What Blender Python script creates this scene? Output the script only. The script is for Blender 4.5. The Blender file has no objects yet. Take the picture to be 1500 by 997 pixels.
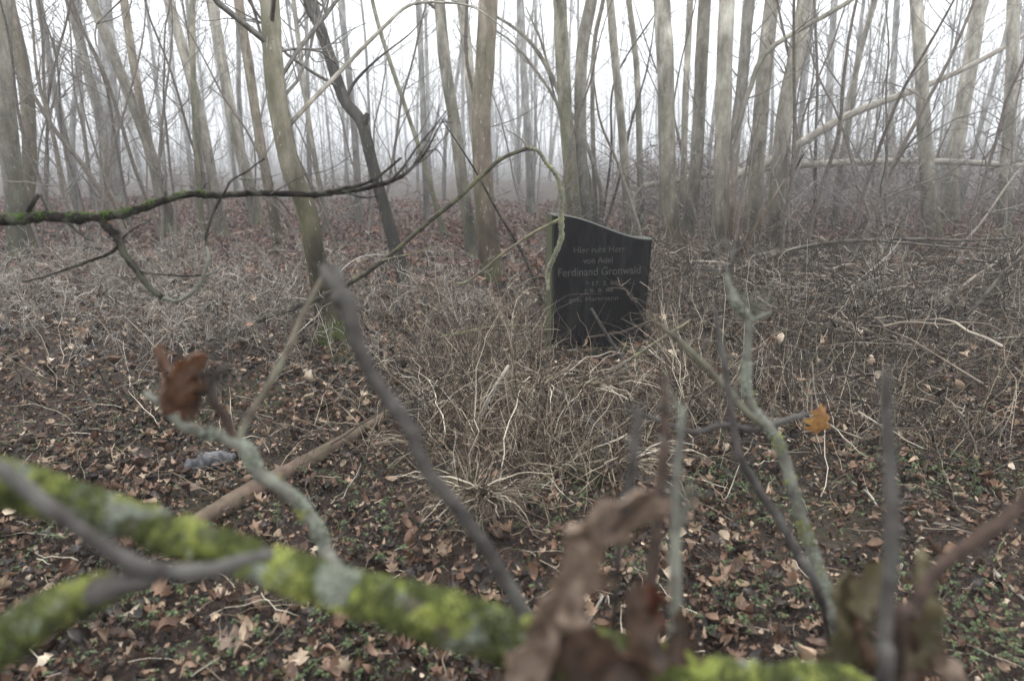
import bpy, math, random
import numpy as np
from mathutils import Vector, noise
SEED = 7
random.seed(SEED); rng = np.random.default_rng(SEED)
sc = bpy.context.scene
col = sc.collection
R = math.radians

# ------------------------------------------------------------------ camera maths
CAMH = 1.2; PITCH = R(14.7); F = 1000.0
FW = np.array([0, math.cos(PITCH), -math.sin(PITCH)]); UP = np.array([0, math.sin(PITCH), math.cos(PITCH)])
RT = np.array([1.0, 0, 0]); CAM = np.array([0, 0, CAMH])

def ray(px, py): return FW + RT * (px - 750) / F - UP * (py - 498.5) / F
def PD(px, py, d): return CAM + ray(px, py) * d                    # point seen at a pixel, d metres along the view axis
def PY(px, py, Y): r = ray(px, py); return CAM + r * (Y / r[1])     # same, on the vertical plane y = Y
def g(x, y):                                                        # terrain height
    x = np.asarray(x, float); y = np.asarray(y, float)
    z = 0.022 * np.sin(x * 1.9 + 0.4) * np.cos(y * 1.6 + 1) + 0.012 * np.sin(x * 4.3 + y * 3.1) + 0.05 * np.sin(x * .37 + 2) * np.sin(y * .31)
    far = np.clip((y - 5) / 20, 0, 1)
    return z + far * 0.12 * np.sin(x * .22 + 1.0) * np.cos(y * .17)
def PG(px, py):                                                     # ground point seen at a pixel
    r = ray(px, py); t = CAMH / -r[2]
    for _ in range(6):
        p = CAM + r * t; t = (CAMH - float(g(p[0], p[1]))) / -r[2]
    return CAM + r * t

# ------------------------------------------------------------------ object helpers
def tag(o, label=None, cat=None, group=None, kind=None):
    if label: o['label'] = label
    if cat: o['category'] = cat
    if group: o['group'] = group
    if kind: o['kind'] = kind
    return o
def empty(name, loc=(0, 0, 0)):
    o = bpy.data.objects.new(name, None); col.objects.link(o); o.location = loc; o.empty_display_size = .1
    return o

class MB:
    def __init__(s): s.v = []; s.f = {3: [], 4: []}; s.n = 0
    def add(s, v, f):
        v = np.asarray(v, float).reshape(-1, 3); f = np.asarray(f, int)
        if len(v) == 0: return
        s.v.append(v); s.f[f.shape[1]].append(f + s.n); s.n += len(v)
    def build(s, name, mat, parent=None, smooth=True, origin=None):
        v = np.concatenate(s.v)
        if parent is not None: v = v - np.array(parent.location)
        if origin is not None: v = v - np.array(origin)
        m = bpy.data.meshes.new(name)
        q = np.concatenate(s.f[4]) if s.f[4] else np.zeros((0, 4), int)
        t = np.concatenate(s.f[3]) if s.f[3] else np.zeros((0, 3), int)
        m.vertices.add(len(v)); m.vertices.foreach_set('co', v.astype(np.float32).ravel())
        nl = q.size + t.size
        m.loops.add(nl); m.loops.foreach_set('vertex_index', np.concatenate([q.ravel(), t.ravel()]).astype(np.int32))
        m.polygons.add(len(q) + len(t))
        m.polygons.foreach_set('loop_start', np.concatenate([np.arange(len(q)) * 4, q.size + np.arange(len(t)) * 3]).astype(np.int32))
        m.polygons.foreach_set('use_smooth', np.full(len(q) + len(t), smooth))
        m.update(calc_edges=True); m.validate()
        for k in (mat if isinstance(mat, (list, tuple)) else [mat]): m.materials.append(k)
        o = bpy.data.objects.new(name, m); col.objects.link(o)
        if parent is not None: o.parent = parent
        if origin is not None: o.location = origin
        return o

def unit(a): return a / np.maximum(np.linalg.norm(a, axis=-1, keepdims=True), 1e-9)
def strands(mb, P, Rr, S=3):
    """P (N,K,3) paths, Rr (N,K) radii; S=2 gives ribbons, S>2 tubes."""
    P = np.asarray(P, float); Rr = np.asarray(Rr, float); N, K = P.shape[:2]
    if N == 0: return
    T = np.empty_like(P); T[:, 1:-1] = P[:, 2:] - P[:, :-2]; T[:, 0] = P[:, 1] - P[:, 0]; T[:, -1] = P[:, -1] - P[:, -2]
    T = unit(T)
    ref = unit(rng.normal(size=(N, 1, 3)))
    A = np.cross(T, ref); A = unit(A); B = np.cross(T, A)
    if S == 2:
        V = np.stack([P + A * Rr[..., None], P - A * Rr[..., None]], 2)
    else:
        th = np.arange(S) * 2 * np.pi / S
        V = P[:, :, None] + Rr[..., None, None] * (A[:, :, None] * np.cos(th)[None, None, :, None] + B[:, :, None] * np.sin(th)[None, None, :, None])
    idx = np.arange(N * K * S).reshape(N, K, S)
    if S == 2:
        f = np.stack([idx[:, :-1, 0], idx[:, :-1, 1], idx[:, 1:, 1], idx[:, 1:, 0]], -1).reshape(-1, 4)
    else:
        nx = np.roll(idx, -1, axis=2)
        f = np.stack([idx[:, :-1], nx[:, :-1], nx[:, 1:], idx[:, 1:]], -1).reshape(-1, 4)
    mb.add(V, f)

def catmull(pts, n):
    p = np.asarray(pts, float); p = np.vstack([2 * p[0] - p[1], p, 2 * p[-1] - p[-2]])
    m = len(p) - 3; out = []
    for u in np.linspace(0, m - 1e-6, n):
        i = int(u); t = u - i; a, b, c, d = p[i:i + 4]
        out.append(.5 * ((2 * b) + (-a + c) * t + (2 * a - 5 * b + 4 * c - d) * t * t + (-a + 3 * b - 3 * c + d) * t ** 3))
    return np.array(out)

def limb(mb, pts, rad, n=24, S=10, lump=.12, wob=0.0, cap=True, freq=1.0):
    """One round limb through pts; rad is a list interpolated along it."""
    C = catmull(pts, n); L = np.linspace(0, 1, n)
    rr = np.interp(L, np.linspace(0, 1, len(rad)), rad)
    if wob:
        off = np.array([noise.noise_vector(Vector(c * freq * 4.0)) for c in C]) * wob
        off[0] = 0; C = C + off
    T = np.gradient(C, axis=0); T = unit(T)
    A = np.cross(T[0], [0.13, .2, .97]); A = A / np.linalg.norm(A); V = []
    for i in range(n):
        A = A - T[i] * A.dot(T[i]); A /= np.linalg.norm(A); B = np.cross(T[i], A)
        for k in range(S):
            th = k * 2 * math.pi / S; d = A * math.cos(th) + B * math.sin(th)
            q = C[i] + d * rr[i]
            f = 1 + lump * (noise.noise(Vector(q) * (0.35 / max(rr[i], .003)) * freq) + .5 * noise.noise(Vector(q) * (1.1 / max(rr[i], .003))))
            V.append(C[i] + d * rr[i] * f)
    idx = np.arange(n * S).reshape(n, S); nx = np.roll(idx, -1, 1)
    mb.add(V, np.stack([idx[:-1], nx[:-1], nx[1:], idx[1:]], -1).reshape(-1, 4))
    if cap:
        for e, ring, fl in ((0, idx[0], 1), (-1, idx[-1], 0)):
            vs = [V[i] for i in ring] + [C[e] + T[e] * rr[e] * .3 * (-1 if e == 0 else 1)]
            f = [[k, (k + 1) % S, S] if not fl else [(k + 1) % S, k, S] for k in range(S)]
            mb.add(vs, f)
    return C, rr, T

def stamp(mb, tv, tf, pos, rot, scl):
    """tv (V,3), tf (F,k); pos (N,3), rot (N,3,3), scl (N,) or (N,3)"""
    N = len(pos)
    if N == 0: return
    scl = np.asarray(scl, float); scl = scl[:, None] if scl.ndim == 1 else scl
    V = np.einsum('nij,nvj->nvi', rot, tv[None] * scl[:, None, :]) + pos[:, None]
    Fc = tf[None] + (np.arange(N) * len(tv))[:, None, None]
    mb.add(V, Fc.reshape(-1, tf.shape[1]))

def rots(yaw, tilt, tdir, roll=None):
    """rotation: yaw about z then tilt about a horizontal axis of direction tdir"""
    N = len(yaw); c, s = np.cos(yaw), np.sin(yaw)
    Z = np.zeros((N, 3, 3)); Z[:, 0, 0] = c; Z[:, 0, 1] = -s; Z[:, 1, 0] = s; Z[:, 1, 1] = c; Z[:, 2, 2] = 1
    a = np.stack([np.cos(tdir), np.sin(tdir), np.zeros(N)], 1)
    Kx = np.zeros((N, 3, 3)); Kx[:, 0, 1] = -a[:, 2]; Kx[:, 0, 2] = a[:, 1]; Kx[:, 1, 0] = a[:, 2]; Kx[:, 1, 2] = -a[:, 0]; Kx[:, 2, 0] = -a[:, 1]; Kx[:, 2, 1] = a[:, 0]
    M = np.eye(3)[None] + np.sin(tilt)[:, None, None] * Kx + (1 - np.cos(tilt))[:, None, None] * (Kx @ Kx)
    return M @ Z

# ------------------------------------------------------------------ materials
def newmat(name):
    m = bpy.data.materials.new(name); m.use_nodes = True; nt = m.node_tree
    b = nt.nodes['Principled BSDF']; b.inputs['Roughness'].default_value = .85
    b.inputs['Specular IOR Level'].default_value = .25
    return m, nt, b
def N_(nt, t, **k):
    n = nt.nodes.new(t)
    for a, v in k.items(): setattr(n, a, v)
    return n
def ramp(nt, fac, stops, interp='LINEAR'):
    r = N_(nt, 'ShaderNodeValToRGB'); cr = r.color_ramp; cr.interpolation = interp
    while len(cr.elements) < len(stops): cr.elements.new(.5)
    for e, (p, c) in zip(cr.elements, stops): e.position = p; e.color = (*c, 1)
    nt.links.new(fac, r.inputs['Fac']); return r.outputs['Color']
def noise_n(nt, scale, detail=4, rough=.6, stretch=None, dist=0):
    tc = N_(nt, 'ShaderNodeTexCoord'); v = tc.outputs['Object']
    if stretch:
        mp = N_(nt, 'ShaderNodeMapping'); mp.inputs['Scale'].default_value = stretch; nt.links.new(v, mp.inputs['Vector']); v = mp.outputs['Vector']
    n = N_(nt, 'ShaderNodeTexNoise'); n.inputs['Scale'].default_value = scale; n.inputs['Detail'].default_value = detail
    n.inputs['Roughness'].default_value = rough; n.inputs['Distortion'].default_value = dist
    nt.links.new(v, n.inputs['Vector']); return n.outputs['Fac']
def mixc(nt, fac, a, b, mode='MIX'):
    m = N_(nt, 'ShaderNodeMix', data_type='RGBA', blend_type=mode)
    if isinstance(fac, (int, float)): m.inputs['Factor'].default_value = fac
    else: nt.links.new(fac, m.inputs['Factor'])
    for k, c in (('A', a), ('B', b)):
        s = [i for i in m.inputs if i.name == k and i.type == 'RGBA'][0]
        if isinstance(c, tuple): s.default_value = (*c, 1)
        else: nt.links.new(c, s)
    return [o for o in m.outputs if o.type == 'RGBA'][0]
def mapr(nt, v, a, b, c=0, d=1):
    m = N_(nt, 'ShaderNodeMapRange'); m.inputs[1].default_value = a; m.inputs[2].default_value = b; m.inputs[3].default_value = c; m.inputs[4].default_value = d
    nt.links.new(v, m.inputs[0]); return m.outputs[0]
def bump(nt, b, h, strength, dist=.01):
    n = N_(nt, 'ShaderNodeBump'); n.inputs['Strength'].default_value = strength; n.inputs['Distance'].default_value = dist
    nt.links.new(h, n.inputs['Height']); nt.links.new(n.outputs[0], b.inputs['Normal'])

def bark(name, low, high, moss=(.07, .085, .03), mossamt=.5, z0=.3, z1=2.6, contrast=.6):
    """smooth bark: algae and moss green near the foot, paler further up the stem to paint in the bright mist glow"""
    m, nt, b = newmat(name)
    geo = N_(nt, 'ShaderNodeNewGeometry'); sx = N_(nt, 'ShaderNodeSeparateXYZ'); nt.links.new(geo.outputs['Position'], sx.inputs[0])
    n1 = noise_n(nt, 9, 6, .65, (1, 1, .25)); n2 = noise_n(nt, 2.2, 3, .5, (1, 1, .5)); n3 = noise_n(nt, 40, 3, .7, (1, 1, .3))
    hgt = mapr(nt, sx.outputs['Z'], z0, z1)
    base = mixc(nt, hgt, low, high)  # pale upper colour paints the glow of the mist onto the trunks
    dark = mixc(nt, mapr(nt, n1, .35, .7), tuple(c * (1 - contrast) for c in (1, 1, 1)), (1.15, 1.15, 1.15))
    c = mixc(nt, 1.0, base, dark, 'MULTIPLY')
    c = mixc(nt, 1.0, c, mixc(nt, mapr(nt, noise_n(nt, 5, 5, .7, (1, 1, .6)), .38, .62), (.62, .60, .57), (1.12, 1.12, 1.12)), 'MULTIPLY')
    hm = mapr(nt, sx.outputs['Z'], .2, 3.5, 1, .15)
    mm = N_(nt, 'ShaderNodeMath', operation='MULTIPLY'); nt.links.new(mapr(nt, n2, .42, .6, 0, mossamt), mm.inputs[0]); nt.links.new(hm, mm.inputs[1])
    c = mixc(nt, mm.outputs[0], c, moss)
    c = mixc(nt, mapr(nt, n3, .62, .7, 0, .5), c, tuple(min(.6, x * 1.6 + .05) for x in high))
    nt.links.new(c, b.inputs['Base Color']); bump(nt, b, n1, .8, .018)
    return m
def twig(name, a, b_, lich=None, amt=.5, scale=30, spec=.25):
    m, nt, b = newmat(name); n1 = noise_n(nt, scale, 4, .6); n2 = noise_n(nt, scale * .35, 3, .5)
    c = mixc(nt, mapr(nt, n1, .35, .65), a, b_)
    if lich: c = mixc(nt, mapr(nt, n2, .5, .58, 0, amt), c, lich)
    nt.links.new(c, b.inputs['Base Color']); b.inputs['Specular IOR Level'].default_value = spec
    bump(nt, b, n1, .35, .002); return m
def island(name, stops, rough=.8, trans=0.0, vary=25):
    m, nt, b = newmat(name); geo = N_(nt, 'ShaderNodeNewGeometry')
    c = ramp(nt, geo.outputs['Random Per Island'], stops)
    n = noise_n(nt, vary, 3, .6); k = mixc(nt, mapr(nt, n, .3, .7), (.5, .5, .5), (1.3, 1.3, 1.3))
    c = mixc(nt, 1.0, c, k, 'MULTIPLY'); nt.links.new(c, b.inputs['Base Color']); b.inputs['Roughness'].default_value = rough
    return m

M = {}
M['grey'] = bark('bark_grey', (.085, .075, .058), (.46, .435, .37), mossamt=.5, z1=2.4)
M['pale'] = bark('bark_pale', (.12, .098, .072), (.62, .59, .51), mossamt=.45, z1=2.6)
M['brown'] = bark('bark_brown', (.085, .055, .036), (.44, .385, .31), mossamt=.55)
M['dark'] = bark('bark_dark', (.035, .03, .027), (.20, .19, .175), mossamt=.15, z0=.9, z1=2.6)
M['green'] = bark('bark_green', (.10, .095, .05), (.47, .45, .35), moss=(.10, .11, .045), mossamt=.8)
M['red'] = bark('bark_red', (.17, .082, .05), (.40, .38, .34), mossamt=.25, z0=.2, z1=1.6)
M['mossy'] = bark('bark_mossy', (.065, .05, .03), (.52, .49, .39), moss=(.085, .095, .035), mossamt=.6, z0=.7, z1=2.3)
M['fartree'] = bark('bark_far', (.12, .112, .10), (.50, .50, .49), mossamt=.2, z1=3.5)  # lightened so the bark colour itself carries some of the mist's fading
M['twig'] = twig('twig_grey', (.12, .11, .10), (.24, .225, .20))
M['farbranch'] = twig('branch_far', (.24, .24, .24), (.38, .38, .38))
M['brush'] = twig('twig_brown', (.09, .075, .062), (.19, .165, .14))
M['hang'] = twig('branch_dark', (.010, .008, .007), (.030, .026, .022), (.13, .14, .10), .3, 60, spec=.08)
M['lichen_twig'] = twig('branch_lichen', (.09, .085, .075), (.15, .15, .12), (.21, .215, .175), .8, 60)
M['archbark'] = twig('branch_arch', (.03, .026, .02), (.075, .066, .05), (.14, .15, .07), .4, 60)
M['olive_twig'] = twig('branch_olive', (.08, .072, .05), (.15, .14, .10), (.24, .25, .11), .4, 40)
M['greystem'] = twig('stem_grey', (.030, .026, .024), (.085, .076, .070), (.14, .14, .125), .35, 45)
M['brownolive'] = twig('stem_brown_olive', (.06, .05, .037), (.14, .12, .09), (.20, .21, .15), .4, 50)
M['brownstem'] = twig('stem_brown', (.03, .02, .016), (.085, .058, .045), None, .3, 60)
M['log'] = twig('log_bark', (.05, .035, .024), (.145, .10, .075), (.08, .085, .05), .25, 14)
M['palestick'] = twig('stick_pale', (.42, .39, .34), (.26, .24, .20), None, .3, 30)
M['leaf'] = island('leaf_litter', [(0, (.010, .007, .005)), (.3, (.030, .017, .010)), (.52, (.075, .038, .022)), (.70, (.14, .076, .045)), (.83, (.23, .145, .095)), (.93, (.36, .265, .18)), (1, (.50, .41, .31))], .42)
M['leaf'].node_tree.nodes['Principled BSDF'].inputs['Specular IOR Level'].default_value = .32
M['leaffar'] = island('leaf_litter_far', [(0, (.035, .017, .012)), (.4, (.11, .052, .036)), (.7, (.19, .098, .068)), (1, (.31, .20, .15))], .7)
M['straw'] = island('dead_grass', [(0, (.022, .015, .010)), (.4, (.085, .062, .042)), (.68, (.23, .185, .13)), (.86, (.42, .36, .27)), (1, (.68, .62, .50))], .6, vary=8)
M['herb'] = island('dry_herbs', [(0, (.04, .032, .025)), (.35, (.15, .125, .10)), (.7, (.32, .285, .24)), (1, (.58, .54, .48))], .8, vary=5)
M['darkbrush'] = island('thicket', [(0, (.012, .009, .007)), (.5, (.048, .036, .027)), (.8, (.16, .13, .10)), (1, (.42, .37, .30))], .8, vary=5)
M['green_leaf'] = island('ground_ivy', [(0, (.022, .032, .012)), (.5, (.045, .065, .024)), (1, (.10, .13, .05))], .5)
M['green_grass'] = island('green_grass', [(0, (.05, .08, .02)), (1, (.12, .16, .05))], .6)
M['far_thicket'] = island('far_thicket', [(0, (.06, .05, .042)), (1, (.28, .25, .22))], .8, vary=5)

# soil
m, nt, b = newmat('woodland_soil'); n1 = noise_n(nt, 3.5, 8, .7); n2 = noise_n(nt, 22, 6, .7); n3 = noise_n(nt, 110, 4, .7)
c = ramp(nt, n1, [(.3, (.009, .007, .006)), (.5, (.024, .017, .013)), (.68, (.045, .031, .024))])
c = mixc(nt, mapr(nt, n2, .5, .62, 0, .75), c, (.075, .046, .034)); c = mixc(nt, mapr(nt, n3, .56, .62, 0, .6), c, (.15, .105, .08))
c = mixc(nt, mapr(nt, noise_n(nt, 1.1, 3, .5), .52, .66, 0, .35), c, (.045, .052, .02))
nt.links.new(c, b.inputs['Base Color']); bump(nt, b, n2, 1, .03); b.inputs['Roughness'].default_value = .9
M['soil'] = m

# ------------------------------------------------------------------ ground
def axis(a, n, p): t = np.linspace(-1, 1, n); return np.sign(t) * np.abs(t) ** p * a
xs = axis(150, 221, 2.6); ys = axis(150, 221, 2.6) + 3
X, Y = np.meshgrid(xs, ys); Z = g(X, Y)
fine = np.array([noise.fractal(Vector((x * 3.1, y * 3.1, 0)), .8, 2.2, 5) for x, y in zip(X.ravel(), Y.ravel())]).reshape(X.shape)
near = np.exp(-((X ** 2 + (Y - 3) ** 2) / 120.0)); Z = Z + fine * .014 * near - .006
mb = MB(); idx = np.arange(X.size).reshape(X.shape)
mb.add(np.stack([X, Y, Z], -1), np.stack([idx[:-1, :-1], idx[:-1, 1:], idx[1:, 1:], idx[1:, :-1]], -1).reshape(-1, 4))
tag(mb.build('ground', M['soil']), kind='structure', label='dark woodland soil under the leaf litter')

# ------------------------------------------------------------------ leaf templates
def leaf_t(n, prof, bend, fold, seed):
    r = random.Random(seed); v = []; f = []
    for i in range(n):
        t = i / (n - 1); w = prof(t, r); y = t - .5; z = bend * (t - .5) ** 2 * 4 + r.uniform(-.02, .02)
        tw = r.uniform(-.03, .03)
        v += [(-w, y, z + fold * w * 1.2 + tw), (0, y + .01, z), (w * r.uniform(.85, 1.1), y, z + fold * w * 1.2 - tw)]
    for i in range(n - 1):
        a = i * 3
        f += [(a, a + 1, a + 4, a + 3), (a + 1, a + 2, a + 5, a + 4)]
    return np.array(v), np.array(f)
ovate = lambda t, r: .30 * math.sin(math.pi * t ** .8) ** .8 + .005
def oak(t, r): return max(.015, (.12 + .22 * t) * (1 if int(t * 9) % 2 else .5) * (1 if t < .93 else .35))
thin = lambda t, r: .17 * math.sin(math.pi * t) + .005
def maple(t, r): return max(.02, [.03, .10, .42, .18, .46, .20, .30, .10, .02][min(8, int(t * 8.99))])
LT = [leaf_t(6, ovate, .28, .5, 1), leaf_t(6, ovate, -.3, .9, 2), leaf_t(10, oak, .3, .6, 3), leaf_t(10, oak, -.35, .3, 4), leaf_t(9, maple, .4, .5, 5),
      leaf_t(9, maple, -.3, .35, 6), leaf_t(6, thin, .6, .8, 7), leaf_t(5, ovate, .5, 1.5, 8), leaf_t(9, maple, .7, .9, 9)]

def wedge(n, y0, y1, power=1.0, margin=.9, slope=.82):
    y = y0 + (y1 - y0) * rng.random(n) ** power
    x = (rng.random(n) * 2 - 1) * (margin + slope * y)
    return x, y
def in_view_px(x, y, z=0.0):
    d = np.stack([x, y, np.full_like(x, z) - CAMH], 1)
    dep = d @ FW
    return 750 + F * (d @ RT) / dep, 498.5 - F * (d @ UP) / dep
def litter(mb, n, y0, y1, s0, s1, lift, tilt, power=1.0, templates=LT, density=None):
    x, y = wedge(n, y0, y1, power)
    if density is not None:
        keep = rng.random(n) < density(x, y); x, y = x[keep], y[keep]
    k = rng.integers(0, len(templates), len(x))
    for i, (tv, tf) in enumerate(templates):
        s = k == i; m_ = int(s.sum())
        if not m_: continue
        z = g(x[s], y[s]) + rng.random(m_) ** 1.5 * lift + .004
        stamp(mb, tv, tf, np.stack([x[s], y[s], z], 1), rots(rng.random(m_) * 6.3, np.abs(rng.normal(0, tilt, m_)), rng.random(m_) * 6.3), rng.uniform(s0, s1, m_))
def patchy(x, y):
    return np.clip(.55 + .6 * np.sin(x * 2.3 + y) * np.sin(y * 1.7 - x * .8) + .25 * np.sin(x * 6 + 2 * y), .18, 1)
mb = MB()
litter(mb, 12500, .75, 3.0, .022, .062, .04, .6, .85, density=patchy)
litter(mb, 30000, .75, 3.4, .006, .028, .03, .9, .85)
litter(mb, 20000, 3.0, 6.5, .03, .07, .045, .6, .9, density=patchy)
litter(mb, 8000, 3.0, 6.5, .015, .04, .04, .8, .9)
n = 1500; x, y = wedge(n, 2.8, 8.0); pxx, pyy = in_view_px(x, y); kk_ = (rng.random(n) < np.where(pxx > 900, .9, .35)) & ~((pxx > 800) & (pxx < 960) & (pyy < 600)); x, y = x[kk_], y[kk_]; k = rng.integers(0, 9, len(x))
for i in range(9):
    q = k == i; c_ = int(q.sum()); stamp(mb, *LT[i], np.stack([x[q], y[q], g(x[q], y[q]) + rng.uniform(.04, .3, c_)], 1), rots(rng.random(c_) * 6.3, rng.random(c_) * 2.5, rng.random(c_) * 6.3), rng.uniform(.03, .075, c_))
tag(mb.build('leaf_litter', M['leaf']), 'brown dead leaves covering the woodland floor', 'leaves', kind='stuff')
mb = MB(); litter(mb, 30000, 6.3, 22, .06, .12, .06, .5, .9)
tag(mb.build('distant_leaf_litter', M['leaffar']), 'reddish brown leaf litter under the trees behind the stone', 'leaves', kind='stuff')

# ------------------------------------------------------------------ grass, herbs, thicket
def blades(mb, x, y, h, w, lean, curl, K=7, S=2, z0=0.0, dirang=None, kink=0.03):
    n = len(x); h = np.array(np.broadcast_to(h, n), float)
    vx, vy = in_view_px(x, y); h = h * np.where((vx > 795) & (vx < 955) & (vy > 500) & (vy < 572), .22, np.where((vx > 790) & (vx < 965) & (vy > 480) & (vy < 640), .5, 1))
    th0 = np.abs(lean); az = rng.random(n) * 2 * np.pi if dirang is None else dirang
    s = np.linspace(0, 1, K)[None]; th = th0[:, None] + curl[:, None] * s ** 1.3
    step = h[:, None] / (K - 1)
    dz = np.cos(th[:, :-1]) * step; dr = np.sin(th[:, :-1]) * step
    azv = az[:, None] + np.cumsum(rng.normal(0, .13, (n, K - 1)), 1)
    px = np.concatenate([np.zeros((n, 1)), np.cumsum(dr * np.cos(azv), 1)], 1) + x[:, None]
    py = np.concatenate([np.zeros((n, 1)), np.cumsum(dr * np.sin(azv), 1)], 1) + y[:, None]
    gz = g(x, y)
    pz = np.concatenate([np.zeros((n, 1)), np.cumsum(dz, 1)], 1) + gz[:, None] + z0
    pz = np.maximum(pz, g(px, py) + .004 + .02 * rng.random((n, 1)))
    P = np.stack([px, py, pz], -1); P[:, 1:] += rng.normal(0, 1, (n, K - 1, 3)) * (h[:, None, None] * kink * .5)
    rad = np.broadcast_to(w, n)[:, None] * (1 - .75 * s ** 1.5)
    strands(mb, P, rad, S)
def tuft(mb, px, py, n, h, spread, lean=(.1, .7), curl=(.5, 1.8), w=(.0009, .0023), dirang=None, S=2):
    p = PG(px, py); x = p[0] + rng.normal(0, spread, n); y = p[1] + rng.normal(0, spread, n)
    hh_ = np.where(rng.random(n) < .12, rng.uniform(h, h * 1.5, n), rng.uniform(h * .3, h, n))
    blades(mb, x, y, hh_, rng.uniform(*w, n), rng.uniform(lean[0], lean[1] * 1.5, n), np.where(rng.random(n) < .35, rng.uniform(-.1, .4, n), rng.uniform(*curl, n)), 8, S, kink=.035,
           dirang=None if dirang is None else rng.normal(dirang, .7, n))

mb = MB()
T_ = [(700, 760, 260, .34, .03), (690, 745, 150, .26, .02), (800, 690, 300, .42, .09), (860, 700, 220, .40, .07), (760, 640, 260, .40, .10), (880, 640, 220, .4, .08),
      (640, 640, 160, .30, .10), (720, 590, 320, .40, .14), (620, 590, 200, .3, .12), (800, 590, 260, .38, .10), (700, 540, 420, .42, .16), (760, 520, 360, .46, .14),
      (640, 520, 220, .38, .18), (690, 480, 420, .46, .18), (740, 470, 260, .44, .14), (790, 500, 260, .42, .08), (860, 570, 180, .30, .09), (930, 600, 180, .34, .08), (960, 560, 260, .42, .07),
      (1000, 620, 260, .40, .07), (1030, 570, 260, .46, .07), (1060, 610, 120, .4, .08), (980, 500, 240, .60, .10), (1010, 470, 240, .65, .14), (950, 520, 140, .5, .06), (1100, 560, 90, .45, .2),
      (1180, 600, 80, .4, .2), (1300, 600, 120, .4, .25), (1400, 620, 120, .4, .25), (1450, 560, 120, .45, .25), (560, 480, 180, .34, .2), (600, 460, 200, .34, .2)]
for px, py, n, h, sp in T_: tuft(mb, px, py, int(n * .62), h, sp * 1.3)
# draped sheaves falling toward the viewer
for px, py, n, h, da, zz in ((795, 640, 90, .42, -1.5, .22), (850, 640, 70, .40, -.9, .20), (710, 770, 110, .30, -2.0, .10), (705, 770, 90, .30, -1.0, .10), (640, 690, 60, .3, -2.4, .08), (900, 720, 60, .35, -.8, .10)):
    p = PG(px, py); k = n
    blades(mb, p[0] + rng.normal(0, .02, k), p[1] + rng.normal(0, .02, k), rng.uniform(h * .6, h, k), rng.uniform(.0012, .0028, k), rng.uniform(.7, 1.2, k), rng.uniform(.6, 1.4, k), 8, 2, z0=zz, dirang=rng.normal(da, .55, k))
# loose dead grass over everything
n = 8000; x, y = wedge(n, 2.0, 7.0); pxx, pyy = in_view_px(x, y)
dens = np.where((pxx > 800) & (pxx < 960) & (pyy < 560), .15, 1) * np.where((pxx > 430) & (pyy < 690), 1, .30) * np.where(pyy > 760, .25, 1); keep = rng.random(n) < dens; x, y = x[keep], y[keep]; n = len(x)
blades(mb, x, y, rng.uniform(.12, .40, n), rng.uniform(.0008, .0020, n), rng.uniform(.2, 1.4, n), rng.uniform(.2, 1.6, n))
# flattened straws on the ground in front
n = 1500; x, y = wedge(n, .9, 3.2)
blades(mb, x, y, rng.uniform(.04, .16, n), rng.uniform(.0005, .0012, n), rng.uniform(1.2, 1.55, n), rng.uniform(-.1, .3, n), 6, 2, z0=.03)
for px, py, n_ in ((960, 610, 16), (1000, 640, 16), (1040, 600, 16), (985, 560, 14), (820, 690, 14), (760, 640, 14), (700, 600, 14), (900, 650, 10), (640, 620, 12), (1180, 650, 8), (1290, 640, 8), (1400, 640, 8), (240, 560, 8), (80, 560, 8), (400, 540, 8)):
    p = PG(px, py); blades(mb, p[0] + rng.normal(0, .10, n_), p[1] + rng.normal(0, .10, n_), rng.uniform(.3, .75, n_), rng.uniform(.0018, .0034, n_), rng.uniform(.05, .8, n_), rng.uniform(0, 1.3, n_), 9, 3, kink=.04)
for px, py, n_, h_ in ((660, 560, 260, .5), (720, 520, 260, .55), (770, 560, 220, .5), (640, 640, 160, .42), (720, 680, 200, .42), (850, 660, 160, .42), (780, 750, 160, .3)): tuft(mb, px, py, int(n_ * .45), h_ * .9, .17, w=(.0012, .0026))
n = 900; x, y = wedge(n, .9, 4.2); blades(mb, x, y, rng.uniform(.05, .22, n), rng.uniform(.0010, .0022, n), rng.uniform(1.35, 1.57, n), rng.uniform(-.1, .15, n), 6, 3, z0=.03, kink=.04)
# tall thin standing stalks to the right of the stone
n = 420; x, y = wedge(n, 2.5, 6.5); pxx, pyy = in_view_px(x, y); k_ = pxx > 900; x, y = x[k_], y[k_]; n = len(x)
blades(mb, x, y, rng.uniform(.3, .8, n), rng.uniform(.0014, .0032, n), rng.uniform(.0, .35, n), rng.uniform(-.1, .6, n), 8, 3)
tag(mb.build('dead_grass', M['straw']), 'pale dead grass tussocks and straw around the gravestone', 'grass', kind='stuff')

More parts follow.
